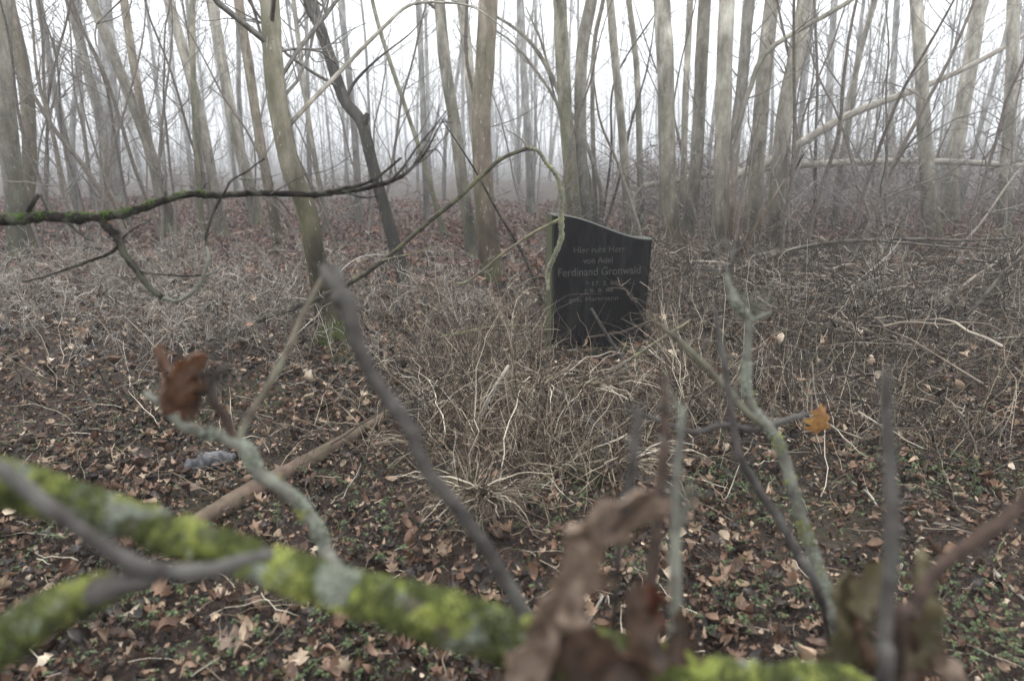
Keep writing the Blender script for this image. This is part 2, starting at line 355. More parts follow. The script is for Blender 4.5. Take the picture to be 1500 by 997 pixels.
def herb_t(seed, h=1.0, nb=7, sub=5, wild=.5, upright=.8):
    """a small many-branched dry plant, unit height; returns mesh arrays"""
    r = np.random.default_rng(seed); P = []; Rr = []; K = 5
    def line(o, d, L, rad, cur):
        pts = [o]
        for i in range(K - 1):
            d = unit(d + r.normal(0, cur, 3)); pts.append(pts[-1] + d * L / (K - 1))
        P.append(np.array(pts)); Rr.append(rad * np.linspace(1, .4, K)); return np.array(pts), d
    main, d0 = line(np.zeros(3), unit(np.array([r.normal(0, .25), r.normal(0, .25), 1])), h, .006, .13)
    for i in range(nb):
        t = r.uniform(.15, .95); o = main[int(t * (K - 1))] * (1 - 0) ; o = main[int(t * 3.99)] + (main[int(t * 3.99) + 1] - main[int(t * 3.99)]) * ((t * 3.99) % 1)
        d = unit(np.array([r.normal(0, 1), r.normal(0, 1), upright + r.normal(0, wild)]))
        b_, _ = line(o, d, h * r.uniform(.2, .5), .0066, .22)
        for j in range(sub):
            q = r.integers(1, K); d2 = unit(np.array([r.normal(0, 1), r.normal(0, 1), .5 + r.normal(0, .6)]))
            line(b_[q], d2, h * r.uniform(.08, .24), .0048, .3)
    m_ = MB(); strands(m_, np.array(P), np.array(Rr), 3)
    return np.concatenate(m_.v), np.concatenate(m_.f[4])
HT = [herb_t(i) for i in range(7)]
def stamp_many(mb, temps, x, y, s, tilt=.25, sink=0.0, wmul=None):
    k = rng.integers(0, len(temps), len(x))
    for i, (tv, tf) in enumerate(temps):
        q = k == i; n_ = int(q.sum())
        if n_: stamp(mb, tv, tf, np.stack([x[q], y[q], g(x[q], y[q]) - sink], 1), rots(rng.random(n_) * 6.3, np.abs(rng.normal(0, tilt, n_)), rng.random(n_) * 6.3), s[q])
def clump(x, y, sc=1.6, sd=0.0, lo=.12):
    v = np.array([noise.noise(Vector((a * sc, b * sc, sd))) + .5 * noise.noise(Vector((a * sc * 2.7, b * sc * 2.7, sd + 5))) for a, b in zip(x, y)])
    return np.clip(.5 + v * 1.5, lo, 1)
mb = MB(); n = 5400; x, y = wedge(n, 3.1, 9.0, 1.1); pxx, pyy = in_view_px(x, y)
dens = np.where(pxx < 480, 1.0, np.where(pxx < 800, .45, .3)) * np.clip((y - 3.5) / .9, .04, 1) * np.clip(1.25 - (y - 5.6) * .35, .22, 1) * clump(x, y) * np.where((pxx > 800) & (pxx < 960) & (y < 4.9), .08, 1)
keep = rng.random(n) < dens; x, y = x[keep], y[keep]
stamp_many(mb, HT, x, y, rng.uniform(.18, .48, len(x)), .5)
tag(mb.build('dry_herbs', M['herb']), 'grey brown dry weeds massed on the forest floor', 'weeds', kind='stuff')

BT = [herb_t(20 + i, 1.0, 9, 5, .5, .9) for i in range(6)]
TT = [herb_t(40 + i, 1.0, 8, 5, .6, .1) for i in range(6)]
# dark tangle on the right
mb = MB(); n = 1700; x, y = wedge(n, 3.2, 9.5, 1.0); pxx, pyy = in_view_px(x, y)
keep = (pxx > 950) & (rng.random(n) < np.where(pyy < 560, 1, .25) * clump(x, y, 1.3, 7)); x, y = x[keep], y[keep]
stamp_many(mb, TT + BT, x, y, rng.uniform(.25, .75, len(x)), 1.0)
n = 500; x, y = wedge(n, 2.6, 5.0); pxx, pyy = in_view_px(x, y); keep = (pxx > 560) & (pyy < 720) & ~((pxx > 790) & (pxx < 960) & (y > 3.6)); x, y = x[keep], y[keep]
stamp_many(mb, TT, x, y, rng.uniform(.15, .4, len(x)), 1.0)
def lying(mb, n, y0, y1, keepf, r0, r1, L0, L1, z0, z1):
    x, y = wedge(n, y0, y1); k_ = keepf(*in_view_px(x, y)); x, y = x[k_], y[k_]; n = len(x); K = 8
    az = rng.random(n) * 6.283; L = rng.uniform(L0, L1, n); pit = rng.normal(0, .16, n); s = np.linspace(-.5, .5, K)[None]
    zc = g(x, y) + rng.uniform(z0, z1, n)
    P = np.stack([x[:, None] + np.cos(az)[:, None] * L[:, None] * s, y[:, None] + np.sin(az)[:, None] * L[:, None] * s, zc[:, None] + (pit * L)[:, None] * s - .12 * (L[:, None] * s * 2) ** 2 * .4], -1)
    P[:, 1:] += np.cumsum(rng.normal(0, 1, (n, K - 1, 3)) * (L[:, None, None] * .016), 1); P[..., 2] = np.maximum(P[..., 2], g(P[..., 0], P[..., 1]) + .006)
    strands(mb, P, rng.uniform(r0, r1, n)[:, None] * np.linspace(1, .4, K)[None], 5)
lying(mb, 110, 3.7, 8.0, lambda a, b: (a > 1000) & (b > 340), .009, .022, .5, 1.6, .05, .38)
lying(mb, 700, 3.5, 9.5, lambda a, b: a > 980, .003, .009, .4, 1.5, .02, .42)
lying(mb, 500, 2.4, 5.0, lambda a, b: (a > 560) & (b < 740) & ~((a > 790) & (a < 960) & (b < 560)), .0018, .005, .2, .6, .02, .22)
tag(mb.build('bramble_tangle', M['darkbrush']), 'dark tangled thicket of twigs right of the gravestone', 'thicket', kind='stuff')
# brush at the feet of the trees, into the mist
mb = MB(); n = 2400; x, y = wedge(n, 9, 34, 1.0); pxx, pyy = in_view_px(x, y)
keep = rng.random(n) < np.where(pxx > 900, 1, .22) * clump(x, y, .5, 3); x, y = x[keep], y[keep]
stamp_many(mb, BT, x, y, rng.uniform(.5, 1.7, len(x)) * np.where(in_view_px(x, y)[0] > 900, 1.0, .75), .25)
tag(mb.build('brushwood', M['far_thicket']), 'grey brown brushwood at the feet of the misty trees', 'brushwood', kind='stuff')

# green ground plants
def rosette(seed):
    r = random.Random(seed); m_ = MB(); tv, tf = leaf_t(5, ovate, -.3, .4, seed)
    tv = tv + np.array([0, .5, 0]); nL = r.randint(4, 7)
    for i in range(nL):
        a = np.array([i * 6.28 / nL + r.uniform(-.4, .4)]); stamp(m_, tv, tf, np.array([[0, 0, r.uniform(.0, .5)]]), rots(a, np.array([r.uniform(.0, .5)]), a), np.array([r.uniform(.5, 1)]))
    return np.concatenate(m_.v), np.concatenate(m_.f[4])
RT_ = [rosette(i) for i in range(6)]
mb = MB()
gp = [(1430, 710, 70, .16), (1300, 690, 45, .16), (1080, 730, 60, .13), (1060, 700, 30, .1), (870, 740, 60, .12), (840, 780, 40, .1), (650, 940, 60, .12), (520, 960, 50, .12), (150, 960, 70, .14), (330, 985, 50, .12),
      (60, 820, 60, .14), (120, 780, 40, .12), (500, 760, 60, .12), (560, 800, 40, .12), (60, 620, 60, .3), (330, 610, 50, .25), (1180, 530, 40, .12), (1440, 960, 60, .10), (1400, 880, 40, .1), (470, 700, 40, .15), (1340, 560, 50, .2), (1000, 900, 40, .1), (200, 870, 50, .12), (940, 830, 40, .12), (1130, 880, 40, .12)]
for px, py, n, sp in gp:
    n = int(n * (1.9 if px > 1000 else .9))
    p = PG(px, py); x = p[0] + rng.normal(0, sp, n); y = p[1] + rng.normal(0, sp, n)
    k = rng.integers(0, 6, n)
    for i in range(6):
        q = k == i; c_ = int(q.sum())
        if c_: stamp(mb, *RT_[i], np.stack([x[q], y[q], g(x[q], y[q]) + .02 + rng.random(c_) * .03], 1), rots(rng.random(c_) * 6.3, np.abs(rng.normal(0, .3, c_)), rng.random(c_) * 6.3), rng.uniform(.008, .021, c_))
n = 1000; x, y = wedge(n, .9, 6.0)
k = rng.integers(0, 6, n)
for i in range(6):
    q = k == i; c_ = int(q.sum())
    stamp(mb, *RT_[i], np.stack([x[q], y[q], g(x[q], y[q]) + .015 + rng.random(c_) * .03], 1), rots(rng.random(c_) * 6.3, np.abs(rng.normal(0, .3, c_)), rng.random(c_) * 6.3), rng.uniform(.007, .017, c_))
tag(mb.build('ground_ivy', M['green_leaf']), 'small green ground plants among the dead leaves', 'ground cover', kind='stuff')
mb = MB()
for px, py, n, sp, h in ((508, 530, 160, .05, .09), (495, 505, 100, .05, .08), (130, 640, 200, .35, .08), (330, 600, 200, .3, .09), (1350, 600, 200, .3, .12), (850, 690, 120, .12, .12), (700, 560, 120, .2, .10), (1130, 760, 80, .15, .08), (1420, 700, 140, .2, .10), (470, 980, 60, .1, .06)):
    tuft(mb, px, py, n, h, sp, (.0, .6), (.2, 1.2), (.0008, .0018))
n = 1600; x, y = wedge(n, 1.0, 6.5); blades(mb, x, y, rng.uniform(.03, .09, n), rng.uniform(.0007, .0014, n), rng.uniform(0, .9, n), rng.uniform(.2, 1.2, n))
tag(mb.build('green_grass', M['green_grass']), 'short green grass blades poking through the litter', 'grass', kind='stuff')

# ------------------------------------------------------------------ trees
def crown_lines(r, C, rad, start, nb, L0, subs=5, subsub=3, up=.9, K=6):
    """branch polylines grown off the stem polyline C"""
    out = [[], [], []]; n = len(C); T = unit(np.gradient(C, axis=0))
    def grow(o, d, L, cur, lift):
        pts = [o]
        for i in range(K - 1):
            d = unit(d + r.normal(0, cur, 3) + np.array([0, 0, lift])); pts.append(pts[-1] + d * L / (K - 1))
        return np.array(pts)
    for i in range(nb):
        t = start + (1 - start) * r.random() ** .8; u = t * (n - 1); a = min(int(u), n - 2); o = C[a] + (C[a + 1] - C[a]) * (u - a)
        rr = rad[a]; az = r.random() * 6.283; d = unit(np.array([math.cos(az), math.sin(az), up * r.uniform(.4, 1.4)]))
        L = L0 * (1.15 - t * .75) * r.uniform(.5, 1.1)
        b_ = grow(o, d, L, .13, .06); r1 = min(rr * .45, L * .011); out[0].append((b_, r1))
        for j in range(subs):
            q = r.integers(1, K); d2 = unit(unit(b_[q] - b_[q - 1]) + r.normal(0, .55, 3) + np.array([0, 0, .15]))
            s_ = grow(b_[q], d2, L * r.uniform(.2, .5), .18, .05); out[1].append((s_, r1 * .45))
            for k in range(subsub):
                q2 = r.integers(1, K); d3 = unit(unit(s_[q2] - s_[q2 - 1]) + r.normal(0, .6, 3)); out[2].append((grow(s_[q2], d3, L * r.uniform(.08, .22), .2, .03), r1 * .24))
    return out
def put_lines(mb, out, rmin=.0012):
    for lst, S in zip(out, (5, 3, 3)):
        if lst:
            P = np.array([a for a, _ in lst]); rr = np.array([max(b, rmin) for _, b in lst])[:, None] * np.linspace(1, .35, P.shape[1])[None]
            strands(mb, P, rr, S)

def extend_up(pts, H, r):
    """continue a stem upward out of its last direction, bending to vertical, to height H"""
    pts = list(pts); d = unit(pts[-1] - pts[-2])
    while pts[-1][2] < H:
        d = unit(d * .85 + np.array([r.normal(0, .06), r.normal(0, .06), .28])); pts.append(pts[-1] + d * .9)
    return pts
def tree(px_pts, wpx, tone, label, name='bare_tree', Yb=None, H=None, yv=.0, nb=16, base_px=None, group='bare trees of the wood', taper=.75, low=4, cat='tree', lowlen=.9, flare=1.35, moss_foot=False):
    """px_pts run from the top of the picture down to the foot"""
    r = np.random.default_rng(abs(hash(label)) % 1 + sum(map(ord, label)))
    bx, by = px_pts[-1]
    if Yb is None: Yb = PG(bx, by)[1]
    pts = [PY(px, py, Yb) for px, py in px_pts][::-1]
    pts[0][2] = float(g(pts[0][0], pts[0][1])) - .06
    for i in range(1, len(pts)): pts[i][1] += r.normal(0, .012 * Yb * .3)
    nvis = len(pts); H = H or (8.5 + r.random() * 3.5)
    pts = extend_up(pts, H, r) if H > pts[-1][2] else pts
    base = np.array([pts[0][0], pts[0][1], float(g(pts[0][0], pts[0][1]))])
    root = empty(name, base); tag(root, label, cat, group)
    w = wpx / 2 * Yb * (.98 if bx < 900 or wpx < 12 else .86) / F
    C0 = catmull(pts, 40); zz = (C0[:, 2]) / H
    top = C0[-1][2]
    rad = [w * flare, w * 1.06, w, w * .97, w * .9, w * .8, w * .65, w * .5, w * .35, w * .12]
    rad = list(np.interp(np.linspace(0, 1, 60), np.linspace(0, 1, 10), rad)); rad[0] *= 1.45; rad[1] *= 1.12
    mb = MB(); C, rr, T = limb(mb, pts, rad, n=56, S=12 if w > .05 else 8, lump=.09, cap=True)
    mb.build('trunk', M[tone], root)
    if nb:
        mb = MB(); out = crown_lines(r, C, rr, .33, nb, 2.4 * min(1.3, .5 + w * 6), 5, 3)
        put_lines(mb, out)
        if low: put_lines(mb, crown_lines(r, C[:20], rr[:20], .25, low, lowlen, 3, 2, .5))
        mb.build('crown', M['twig'], root)
    return root, C, rr

TREES = [
 ([(3, 0), (12, 120), (22, 300), (27, 388)], 24, 'grey', 'stout grey trunk at the far left edge of the picture'),
 ([(15, 0), (35, 120), (43, 230), (42, 300), (44, 365)], 18, 'brown', 'brownish trunk right beside the leftmost stout trunk'),
 ([(103, 0), (127, 100), (143, 167), (153, 233), (160, 310), (163, 335)], 13, 'red', 'slim trunk with reddish brown foot above the mossy end of the horizontal branch'),
 ([(133, 0), (173, 100), (207, 187), (228, 250), (250, 345)], 14, 'grey', 'slim grey trunk leaning left, second from the red footed one'),
 ([(178, 0), (200, 100), (220, 213), (243, 290), (258, 345)], 11, 'brown', 'thin trunk crossing close beside a grey leaning trunk on the left'),
 ([(248, 0), (277, 100), (297, 187), (318, 300), (330, 350)], 14, 'pale', 'pale leaning trunk that meets a thinner greenish upright stem'),
 ([(280, 0), (284, 100), (285, 200), (292, 310), (296, 352)], 8, 'green', 'thin greenish upright stem crossing a pale leaning trunk'),
 ([(308, 0), (330, 117), (347, 200), (365, 270), (378, 330)], 15, 'pale', 'pale trunk leaning left midway between picture edge and the mossy footed tree'),
 ([(350, 0), (363, 100), (380, 200), (398, 290), (412, 374)], 13, 'brown', 'slim brown trunk just left of the thick mossy footed tree'),
 ([(430, 0), (440, 90), (455, 200), (470, 290), (478, 345)], 7, 'pale', 'very thin pale stem just right of the thick mossy footed tree'),
 ([(643, 0), (653, 100), (667, 187), (677, 267), (688, 340), (692, 382)], 17, 'grey', 'grey trunk standing left of the thick brown centre trunk'),
 ([(676, 0), (687, 100), (695, 180), (702, 260), (707, 352)], 15, 'pale', 'pale trunk partly hidden behind the thick brown centre trunk'),
 ([(820, 0), (824, 100), (830, 180), (838, 280), (843, 352)], 20, 'green', 'greenish trunk rising directly behind the high left end of the gravestone'),
 ([(866, 0), (852, 80), (850, 200), (855, 300), (858, 350)], 17, 'grey', 'grey trunk behind the gravestone with a stem leaning across it'),
 ([(883, 0), (870, 67), (868, 167), (872, 290), (875, 345)], 6, 'grey', 'very thin stem above the middle of the gravestone'),
 ([(893, 0), (902, 100), (912, 200), (920, 300), (926, 348)], 13, 'pale', 'slim pale trunk above the low right end of the gravestone'),
 ([(922, 0), (932, 100), (936, 200), (940, 340)], 8, 'grey', 'thin grey stem above the right edge of the gravestone'),
 ([(970, 0), (974, 100), (979, 250), (985, 350), (987, 388)], 27, 'pale', 'thick pale trunk standing just right of the gravestone'),
 ([(1032, 0), (1028, 130), (1018, 250), (1008, 330), (1003, 372)], 20, 'grey', 'grey trunk, second to the right of the gravestone'),
 ([(1066, 0), (1060, 150), (1055, 300), (1050, 402)], 25, 'pale', 'thickest pale trunk of the close clump right of the gravestone'),
 ([(1098, 0), (1088, 120), (1075, 240), (1064, 395)], 17, 'red', 'trunk with rusty foot in the middle of the close clump'),
 ([(1132, 0), (1120, 120), (1110, 250), (1098, 378)], 23, 'pale', 'pale trunk leaning right inside the close clump'),
 ([(1180, -10), (1165, 80), (1149, 160), (1140, 250), (1133, 340), (1130, 384)], 25, 'pale', 'pale trunk at the right end of the close clump, leaning right'),
 ([(1282, 0), (1260, 90), (1242, 190), (1228, 290), (1222, 335)], 8, 'grey', 'thin grey stem leaning right across the fallen trunk'),
 ([(1193, 0), (1198, 120), (1196, 200), (1194, 330)], 4, 'dark', 'hair thin upright stem between close clump and leaning stem'),
 ([(1345, 0), (1350, 100), (1358, 200), (1366, 345)], 19, 'pale', 'pale upright trunk crossing both fallen trunks on the right'),
 ([(1434, 0), (1420, 100), (1404, 200), (1386, 330)], 22, 'pale', 'thick misty trunk leaning right near the right side of the picture'),
 ([(1484, 0), (1481, 130), (1473, 280), (1470, 345)], 19, 'pale', 'misty upright trunk at the far right edge of the picture'),
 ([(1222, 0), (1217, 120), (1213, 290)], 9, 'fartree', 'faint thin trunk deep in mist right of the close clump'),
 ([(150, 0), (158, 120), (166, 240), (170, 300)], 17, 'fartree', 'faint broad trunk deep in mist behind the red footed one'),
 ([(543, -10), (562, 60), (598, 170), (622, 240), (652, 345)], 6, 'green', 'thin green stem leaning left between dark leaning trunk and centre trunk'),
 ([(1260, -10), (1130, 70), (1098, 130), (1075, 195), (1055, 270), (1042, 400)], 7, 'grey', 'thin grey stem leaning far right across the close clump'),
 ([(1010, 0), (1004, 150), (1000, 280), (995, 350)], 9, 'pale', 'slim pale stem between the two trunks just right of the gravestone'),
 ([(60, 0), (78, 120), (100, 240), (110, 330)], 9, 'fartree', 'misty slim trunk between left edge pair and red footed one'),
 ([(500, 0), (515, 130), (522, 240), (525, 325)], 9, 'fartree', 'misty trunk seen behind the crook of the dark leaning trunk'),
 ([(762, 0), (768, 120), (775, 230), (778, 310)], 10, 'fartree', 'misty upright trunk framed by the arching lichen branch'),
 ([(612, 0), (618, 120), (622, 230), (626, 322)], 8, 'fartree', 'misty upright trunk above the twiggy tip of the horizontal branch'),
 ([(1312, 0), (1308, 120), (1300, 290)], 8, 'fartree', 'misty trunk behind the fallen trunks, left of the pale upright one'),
]
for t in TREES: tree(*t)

# the four distinctive near trees
root, C, rr = tree([(393, 0), (402, 100), (412, 180), (428, 250), (448, 310), (462, 370), (474, 430), (485, 505)], 28, 'mossy', 'thick mossy footed trunk leaning left behind the tip of the blurred grey stem', nb=20, low=4, lowlen=.6, flare=1.5)
mb = MB(); Yq = root.location[1]
limb(mb, [PY(418, 190, Yq), PY(445, 160, Yq + .1), PY(500, 103, Yq + .3), PY(560, 42, Yq + .5), PY(600, 8, Yq + .6), PY(650, 4, Yq + .7), PY(700, 14, Yq + .8), PY(760, 60, Yq + .9)], [.016, .014, .012, .010, .006, .003], n=40, S=7)
mb.build('limb', M['pale'], root)
mb = MB()
for dx, dy, L in ((.16, -.12, .2), (-.14, -.14, .2), (.05, -.2, .24), (-.2, .05, .2)):
    b0 = np.array(root.location); limb(mb, [b0 + [dx * .15, dy * .15, .12], b0 + [dx * .6, dy * .6, .035], b0 + [dx * 1.2, dy * 1.2, -.01]], [.045, .03, .012], n=10, S=8)
mb.build('root', M['mossy'], root)
mo = twig('moss_green', (.05, .10, .015), (.12, .19, .03), None, .5, 60); M['moss_green'] = mo
mb = MB(); n = 500; b0 = np.array(root.location)
th = rng.uniform(-1.9, .6, n); P0 = b0 + np.stack([.10 * np.cos(th) + rng.normal(0, .02, n), .10 * np.sin(th) + rng.normal(0, .02, n), rng.random(n) ** 1.5 * .16], 1)
Pm = P0[:, None] + np.linspace(0, 1, 3)[None, :, None] * (unit(rng.normal(0, 1, (n, 3)) + [0, -.3, .5]) * .02)[:, None]; strands(mb, Pm, np.full((n, 3), .0022), 3)
mb.build('moss', mo, root)

root, C, rr = tree([(455, -10), (480, 75), (503, 145), (530, 180), (545, 240), (565, 310), (583, 370), (598, 420)], 17, 'dark', 'dark crooked trunk leaning left behind the arching branch', nb=8, low=2)
Yq = root.location[1]; mb = MB(); limb(mb, [PY(530, 186, Yq), PY(535, 178, Yq - .03), PY(538, 166, Yq - .04)], [.035, .03, .022], n=8, S=9)
limb(mb, [PY(505, 150, Yq), PY(520, 120, Yq), PY(555, 85, Yq - .1), PY(600, 50, Yq), PY(625, 20, Yq)], [.018, .014, .01, .006, .003], n=18, S=7); mb.build('branch_stub', M['dark'], root)
tree([(716, -10), (710, 100), (705, 160), (707, 250), (713, 330), (724, 412)], 27, 'brown', 'thick brown centre trunk standing left of the gravestone', nb=18, low=4, lowlen=.7, flare=1.3)
# arching multi-stem hazel behind the stone
rt = empty('hazel_bush', PY(872, 345, 11.6)); rt.location[2] = float(g(rt.location[0], 11.6)); tag(rt, 'arching hazel stems bending left over the gravestone', 'bush')
for pts, w in (([(872, 350), (862, 262), (838, 190), (812, 120), (775, 60), (722, 22), (660, 0)], .05), ([(870, 350), (850, 250), (822, 165), (790, 110), (750, 62), (715, 40)], .035), ([(876, 350), (880, 280), (850, 190), (815, 130), (792, 60), (770, 10)], .04), ([(868, 350), (835, 230), (815, 150), (800, 90), (790, 0)], .022), ([(880, 350), (905, 270), (925, 180), (950, 90), (965, -20)], .025), ([(878, 350), (895, 230), (900, 120), (960, 20), (990, -30)], .022)):
    mb = MB(); r_ = np.random.default_rng(int(w * 1000)); C, rr, T = limb(mb, [PY(a, b, 11.6) for a, b in pts], [w, w * .85, w * .6, w * .25], n=30, S=8)
    put_lines(mb, crown_lines(r_, C, rr, .35, 9, 1.1, 4, 2, .6)); mb.build('stem', M['dark'] if w < .03 else M['grey'], rt)
# coppice clump at foot of the close clump
rt = empty('coppice_stool', PG(1060, 412)); tag(rt, 'rusty brown coppice shoots at the foot of the close clump', 'bush')
for i in range(16):
    a = random.uniform(-1, 1); mb = MB(); b0 = PG(1055 + a * 42, 408 + random.uniform(-6, 8)); b0[2] -= .03; L = random.uniform(.5, 1.7)
    d = np.array([a * .22 + random.uniform(-.1, .1), random.uniform(-.15, .1), 1]); w = random.uniform(.006, .02)
    p1 = b0 + d * L * .5 + rng.normal(0, .03, 3); C, rr, T = limb(mb, [b0, p1, b0 + d * L + np.array([a * .15, 0, 0])], [w, w * .8, w * .3], n=14, S=6, lump=.1)
    put_lines(mb, crown_lines(np.random.default_rng(i), C, rr, .3, 4, .35, 3, 2, .7), .001); mb.build('shoot', M['red'] if i % 2 else M['brush'], rt)
# red snag
root, C, rr = tree([(1306, 172), (1305, 230), (1303, 292)], 15, 'red', 'pale reddish broken tree stump standing beyond the fallen trunks', name='tree_snag', nb=0, H=.5, cat='stump')

# slim dead leaning poles
def pole(name, pts, rad, mat, label, cat, twigs=0, group=None, n=30, S=8, seed=0, tl=.3, lump=.12, up=.5, start=.1):
    pts = [np.array(p, float) for p in pts]; rt = empty(name, pts[0]); tag(rt, label, cat, group)
    mb = MB(); C, rr, T = limb(mb, pts, rad, n=n, S=S, lump=lump); mb.build('stem', M[mat], rt)
    if twigs:
        mb = MB(); put_lines(mb, crown_lines(np.random.default_rng(seed), C, rr, start, twigs, tl, 4, 2, up), .0008); mb.build('twigs', M[mat], rt)
    return rt, C, rr
pole('leaning_sapling', [PY(185, 345, 9), PY(150, 285, 9), PY(120, 240, 9), (PY(80, 190, 9)), PY(35, 120, 9), PY(-20, 70, 9)], [.035, .03, .025, .012], 'brush', 'dark sapling leaning steeply left behind the left edge trunks', 'sapling', 8, seed=3, tl=.8)
pole('leaning_sapling', [PY(190, 350, 7.5), PY(178, 315, 7.5), PY(150, 250, 7.5), PY(125, 170, 7.5), PY(110, 90, 7.5)], [.018, .013, .009, .004], 'brush', 'thin dark sapling rising behind the mossy part of the horizontal branch', 'sapling', 6, seed=4, tl=.5)
pole('leaning_sapling', [PY(800, 470, 5.5), PY(790, 430, 5.5), PY(762, 365, 5.5), PY(730, 312, 5.5), PY(690, 240, 5.5), PY(640, 165, 5.6)], [.014, .013, .011, .008, .003], 'hang', 'thin dark leaning sapling left of the gravestone', 'sapling', 8, seed=5, tl=.5)
pole('leaning_sapling', [PY(960, 420, 6.5), PY(935, 330, 6.5), PY(905, 240, 6.6), PY(880, 180, 6.6), PY(870, 120, 6.6)], [.02, .016, .012, .006], 'brush', 'slim bare sapling behind the right edge of the gravestone', 'sapling', 12, seed=8, tl=.6)

# fallen trunks
def fallen(name, pts, rad, mat, label, twigs=0, seed=1, n=40, S=10, tl=.8, cat='fallen trunk', stub=None):
    rt, C, rr = pole(name, pts, rad, mat, label, cat, twigs, seed=seed, n=n, S=S, tl=tl)
    return rt
M['darkwood'] = twig('dark_wood', (.035, .028, .023), (.10, .082, .068), (.20, .19, .16), .3, 20)
M['fallen'] = twig('fallen_bark', (.22, .20, .165), (.34, .315, .27), (.16, .15, .12), .5, 8)
fallen('fallen_tree', [PY(1060, 262, 11.5), PY(1110, 245, 11.6), PY(1160, 218, 11.8), PY(1240, 170, 12), PY(1345, 130, 12.3), PY(1430, 92, 12.6), PY(1520, 40, 13)], [.075, .075, .07, .06, .045, .035], 'fallen', 'long pale fallen trunk slanting up to the right in the mist', 8, 11, tl=1.6)
fallen('fallen_tree', [PY(930, 275, 12.4), PY(1000, 262, 12.4), PY(1085, 250, 12.3), PY(1200, 240, 12.2), PY(1330, 236, 12), PY(1450, 240, 12), PY(1580, 250, 12)], [.05, .06, .06, .055, .05, .035], 'fallen', 'pale fallen trunk lying nearly level across the right side', 10, 12, tl=1.6)
pole('broken_stub', [PY(1140, 300, 9.5), PY(1150, 262, 9.5), PY(1165, 243, 9.5), PY(1177, 226, 9.5)], [.04, .04, .035, .018], 'dark', 'dark broken branch stub leaning on the right end of the close clump', 'branch')
pole('fallen_branch', [PG(1255, 335), PY(1270, 322, 11), PY(1310, 295, 11), PY(1350, 250, 11)], [.02, .02, .015, .006], 'brush', 'thin curved fallen branch rising right below the level fallen trunk', 'branch', 6, seed=14, tl=.7)
pole('fallen_branch', [PG(1380, 385), PY(1430, 335, 8.3), PY(1480, 265, 8.3), PY(1540, 190, 8.3)], [.012, .012, .010, .004], 'palestick', 'thin pale branch leaning up at the right picture edge', 'branch', 5, seed=15, tl=.7)
# brush pile branches on the right
BR = [([(1010, 425), (1080, 395), (1160, 365), (1260, 352), (1370, 360), (1480, 368)], 5.6, .30, .011, 'dark long branch lying level above the brush pile right'),
      ([(1080, 380), (1180, 362), (1300, 350), (1420, 352), (1540, 345)], 6.2, .25, .013, 'longest dark branch across the top of the brush pile'),
      ([(1350, 540), (1400, 480), (1445, 430), (1475, 395), (1530, 350)], 4.2, .1, .010, 'dark branch leaning up to the right picture edge'),
      ([(1130, 470), (1200, 450), (1280, 447), (1370, 462)], 4.9, .1, .014, 'short thick branch lying in the brush pile shadow'),
      ([(1225, 440), (1260, 410), (1300, 375), (1320, 350)], 5.4, .1, .007, 'pale thin branch rising out of the brush pile'),
      ([(1380, 510), (1440, 498), (1520, 490)], 4.3, .1, .006, 'thin pale stick lying at the right edge of the brush pile'),
      ([(1290, 470), (1350, 480), (1420, 520), (1520, 560)], 4.4, .1, .010, 'dark branch sinking rightward out of the brush pile'),
      ([(1150, 430), (1210, 438), (1260, 450)], 5.2, .1, .022, 'stubby grey log half buried left in the brush pile')]
for i, (pp, Yb, _, w, lab) in enumerate(BR):
    w *= 1.35; pole('brush_branch', [PY(a, b, Yb + random.uniform(-.1, .1)) for a, b in pp], [w, w, w * .8, w * .4], 'palestick' if 'pale' in lab else 'darkwood', lab, 'branch', 7, seed=30 + i, tl=.45)

# far slender trees in the mist: eight kinds, copied
FT = []
LOOK = ['straight slender', 'left leaning slender', 'right leaning slender', 'forked', 'very thin', 'crooked', 'bushy topped', 'twin stemmed']
for k in range(8):
    r = np.random.default_rng(100 + k); H = r.uniform(9, 12.5); lean = {1: -.2, 2: .2}.get(k, r.normal(0, .06)); w = {4: .035, 7: .055}.get(k, .072)
    pts = [np.array([0, 0, -.1])]; d = unit(np.array([lean, r.normal(0, .03), 1]))
    while pts[-1][2] < H: d = unit(d + np.array([-lean * .1, 0, .05]) + r.normal(0, .10 if k == 5 else .035, 3)); pts.append(pts[-1] + d * 1.1)
    root = empty('slender_tree'); tag(root, LOOK[k], 'tree', 'slender trees fading into the mist')
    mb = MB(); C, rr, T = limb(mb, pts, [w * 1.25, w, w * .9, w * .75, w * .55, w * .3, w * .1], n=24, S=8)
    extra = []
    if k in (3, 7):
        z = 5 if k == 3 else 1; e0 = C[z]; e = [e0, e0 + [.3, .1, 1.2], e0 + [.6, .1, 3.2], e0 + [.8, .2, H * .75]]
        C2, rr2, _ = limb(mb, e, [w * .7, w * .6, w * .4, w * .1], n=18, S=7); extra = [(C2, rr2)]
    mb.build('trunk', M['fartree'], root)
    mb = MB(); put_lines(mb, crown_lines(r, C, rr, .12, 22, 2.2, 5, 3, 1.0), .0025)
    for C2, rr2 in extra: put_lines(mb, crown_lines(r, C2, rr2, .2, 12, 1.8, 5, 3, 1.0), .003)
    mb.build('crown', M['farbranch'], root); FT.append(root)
def copy_tree(o):
    c = o.copy(); col.objects.link(c)
    for ch in o.children: q = ch.copy(); col.objects.link(q); q.parent = c
    return c
spots = []
tries = 0
while len(spots) < 135 and tries < 20000:
    tries += 1; Yt = 15.5 + (62 - 15.5) * random.random() ** .9; xt = random.uniform(-1, 1) * (.80 * Yt + 1)
    if all((xt - a) ** 2 + (Yt - b) ** 2 > (.6 + Yt * .012) ** 2 for a, b in spots): spots.append((xt, Yt))
used = set()
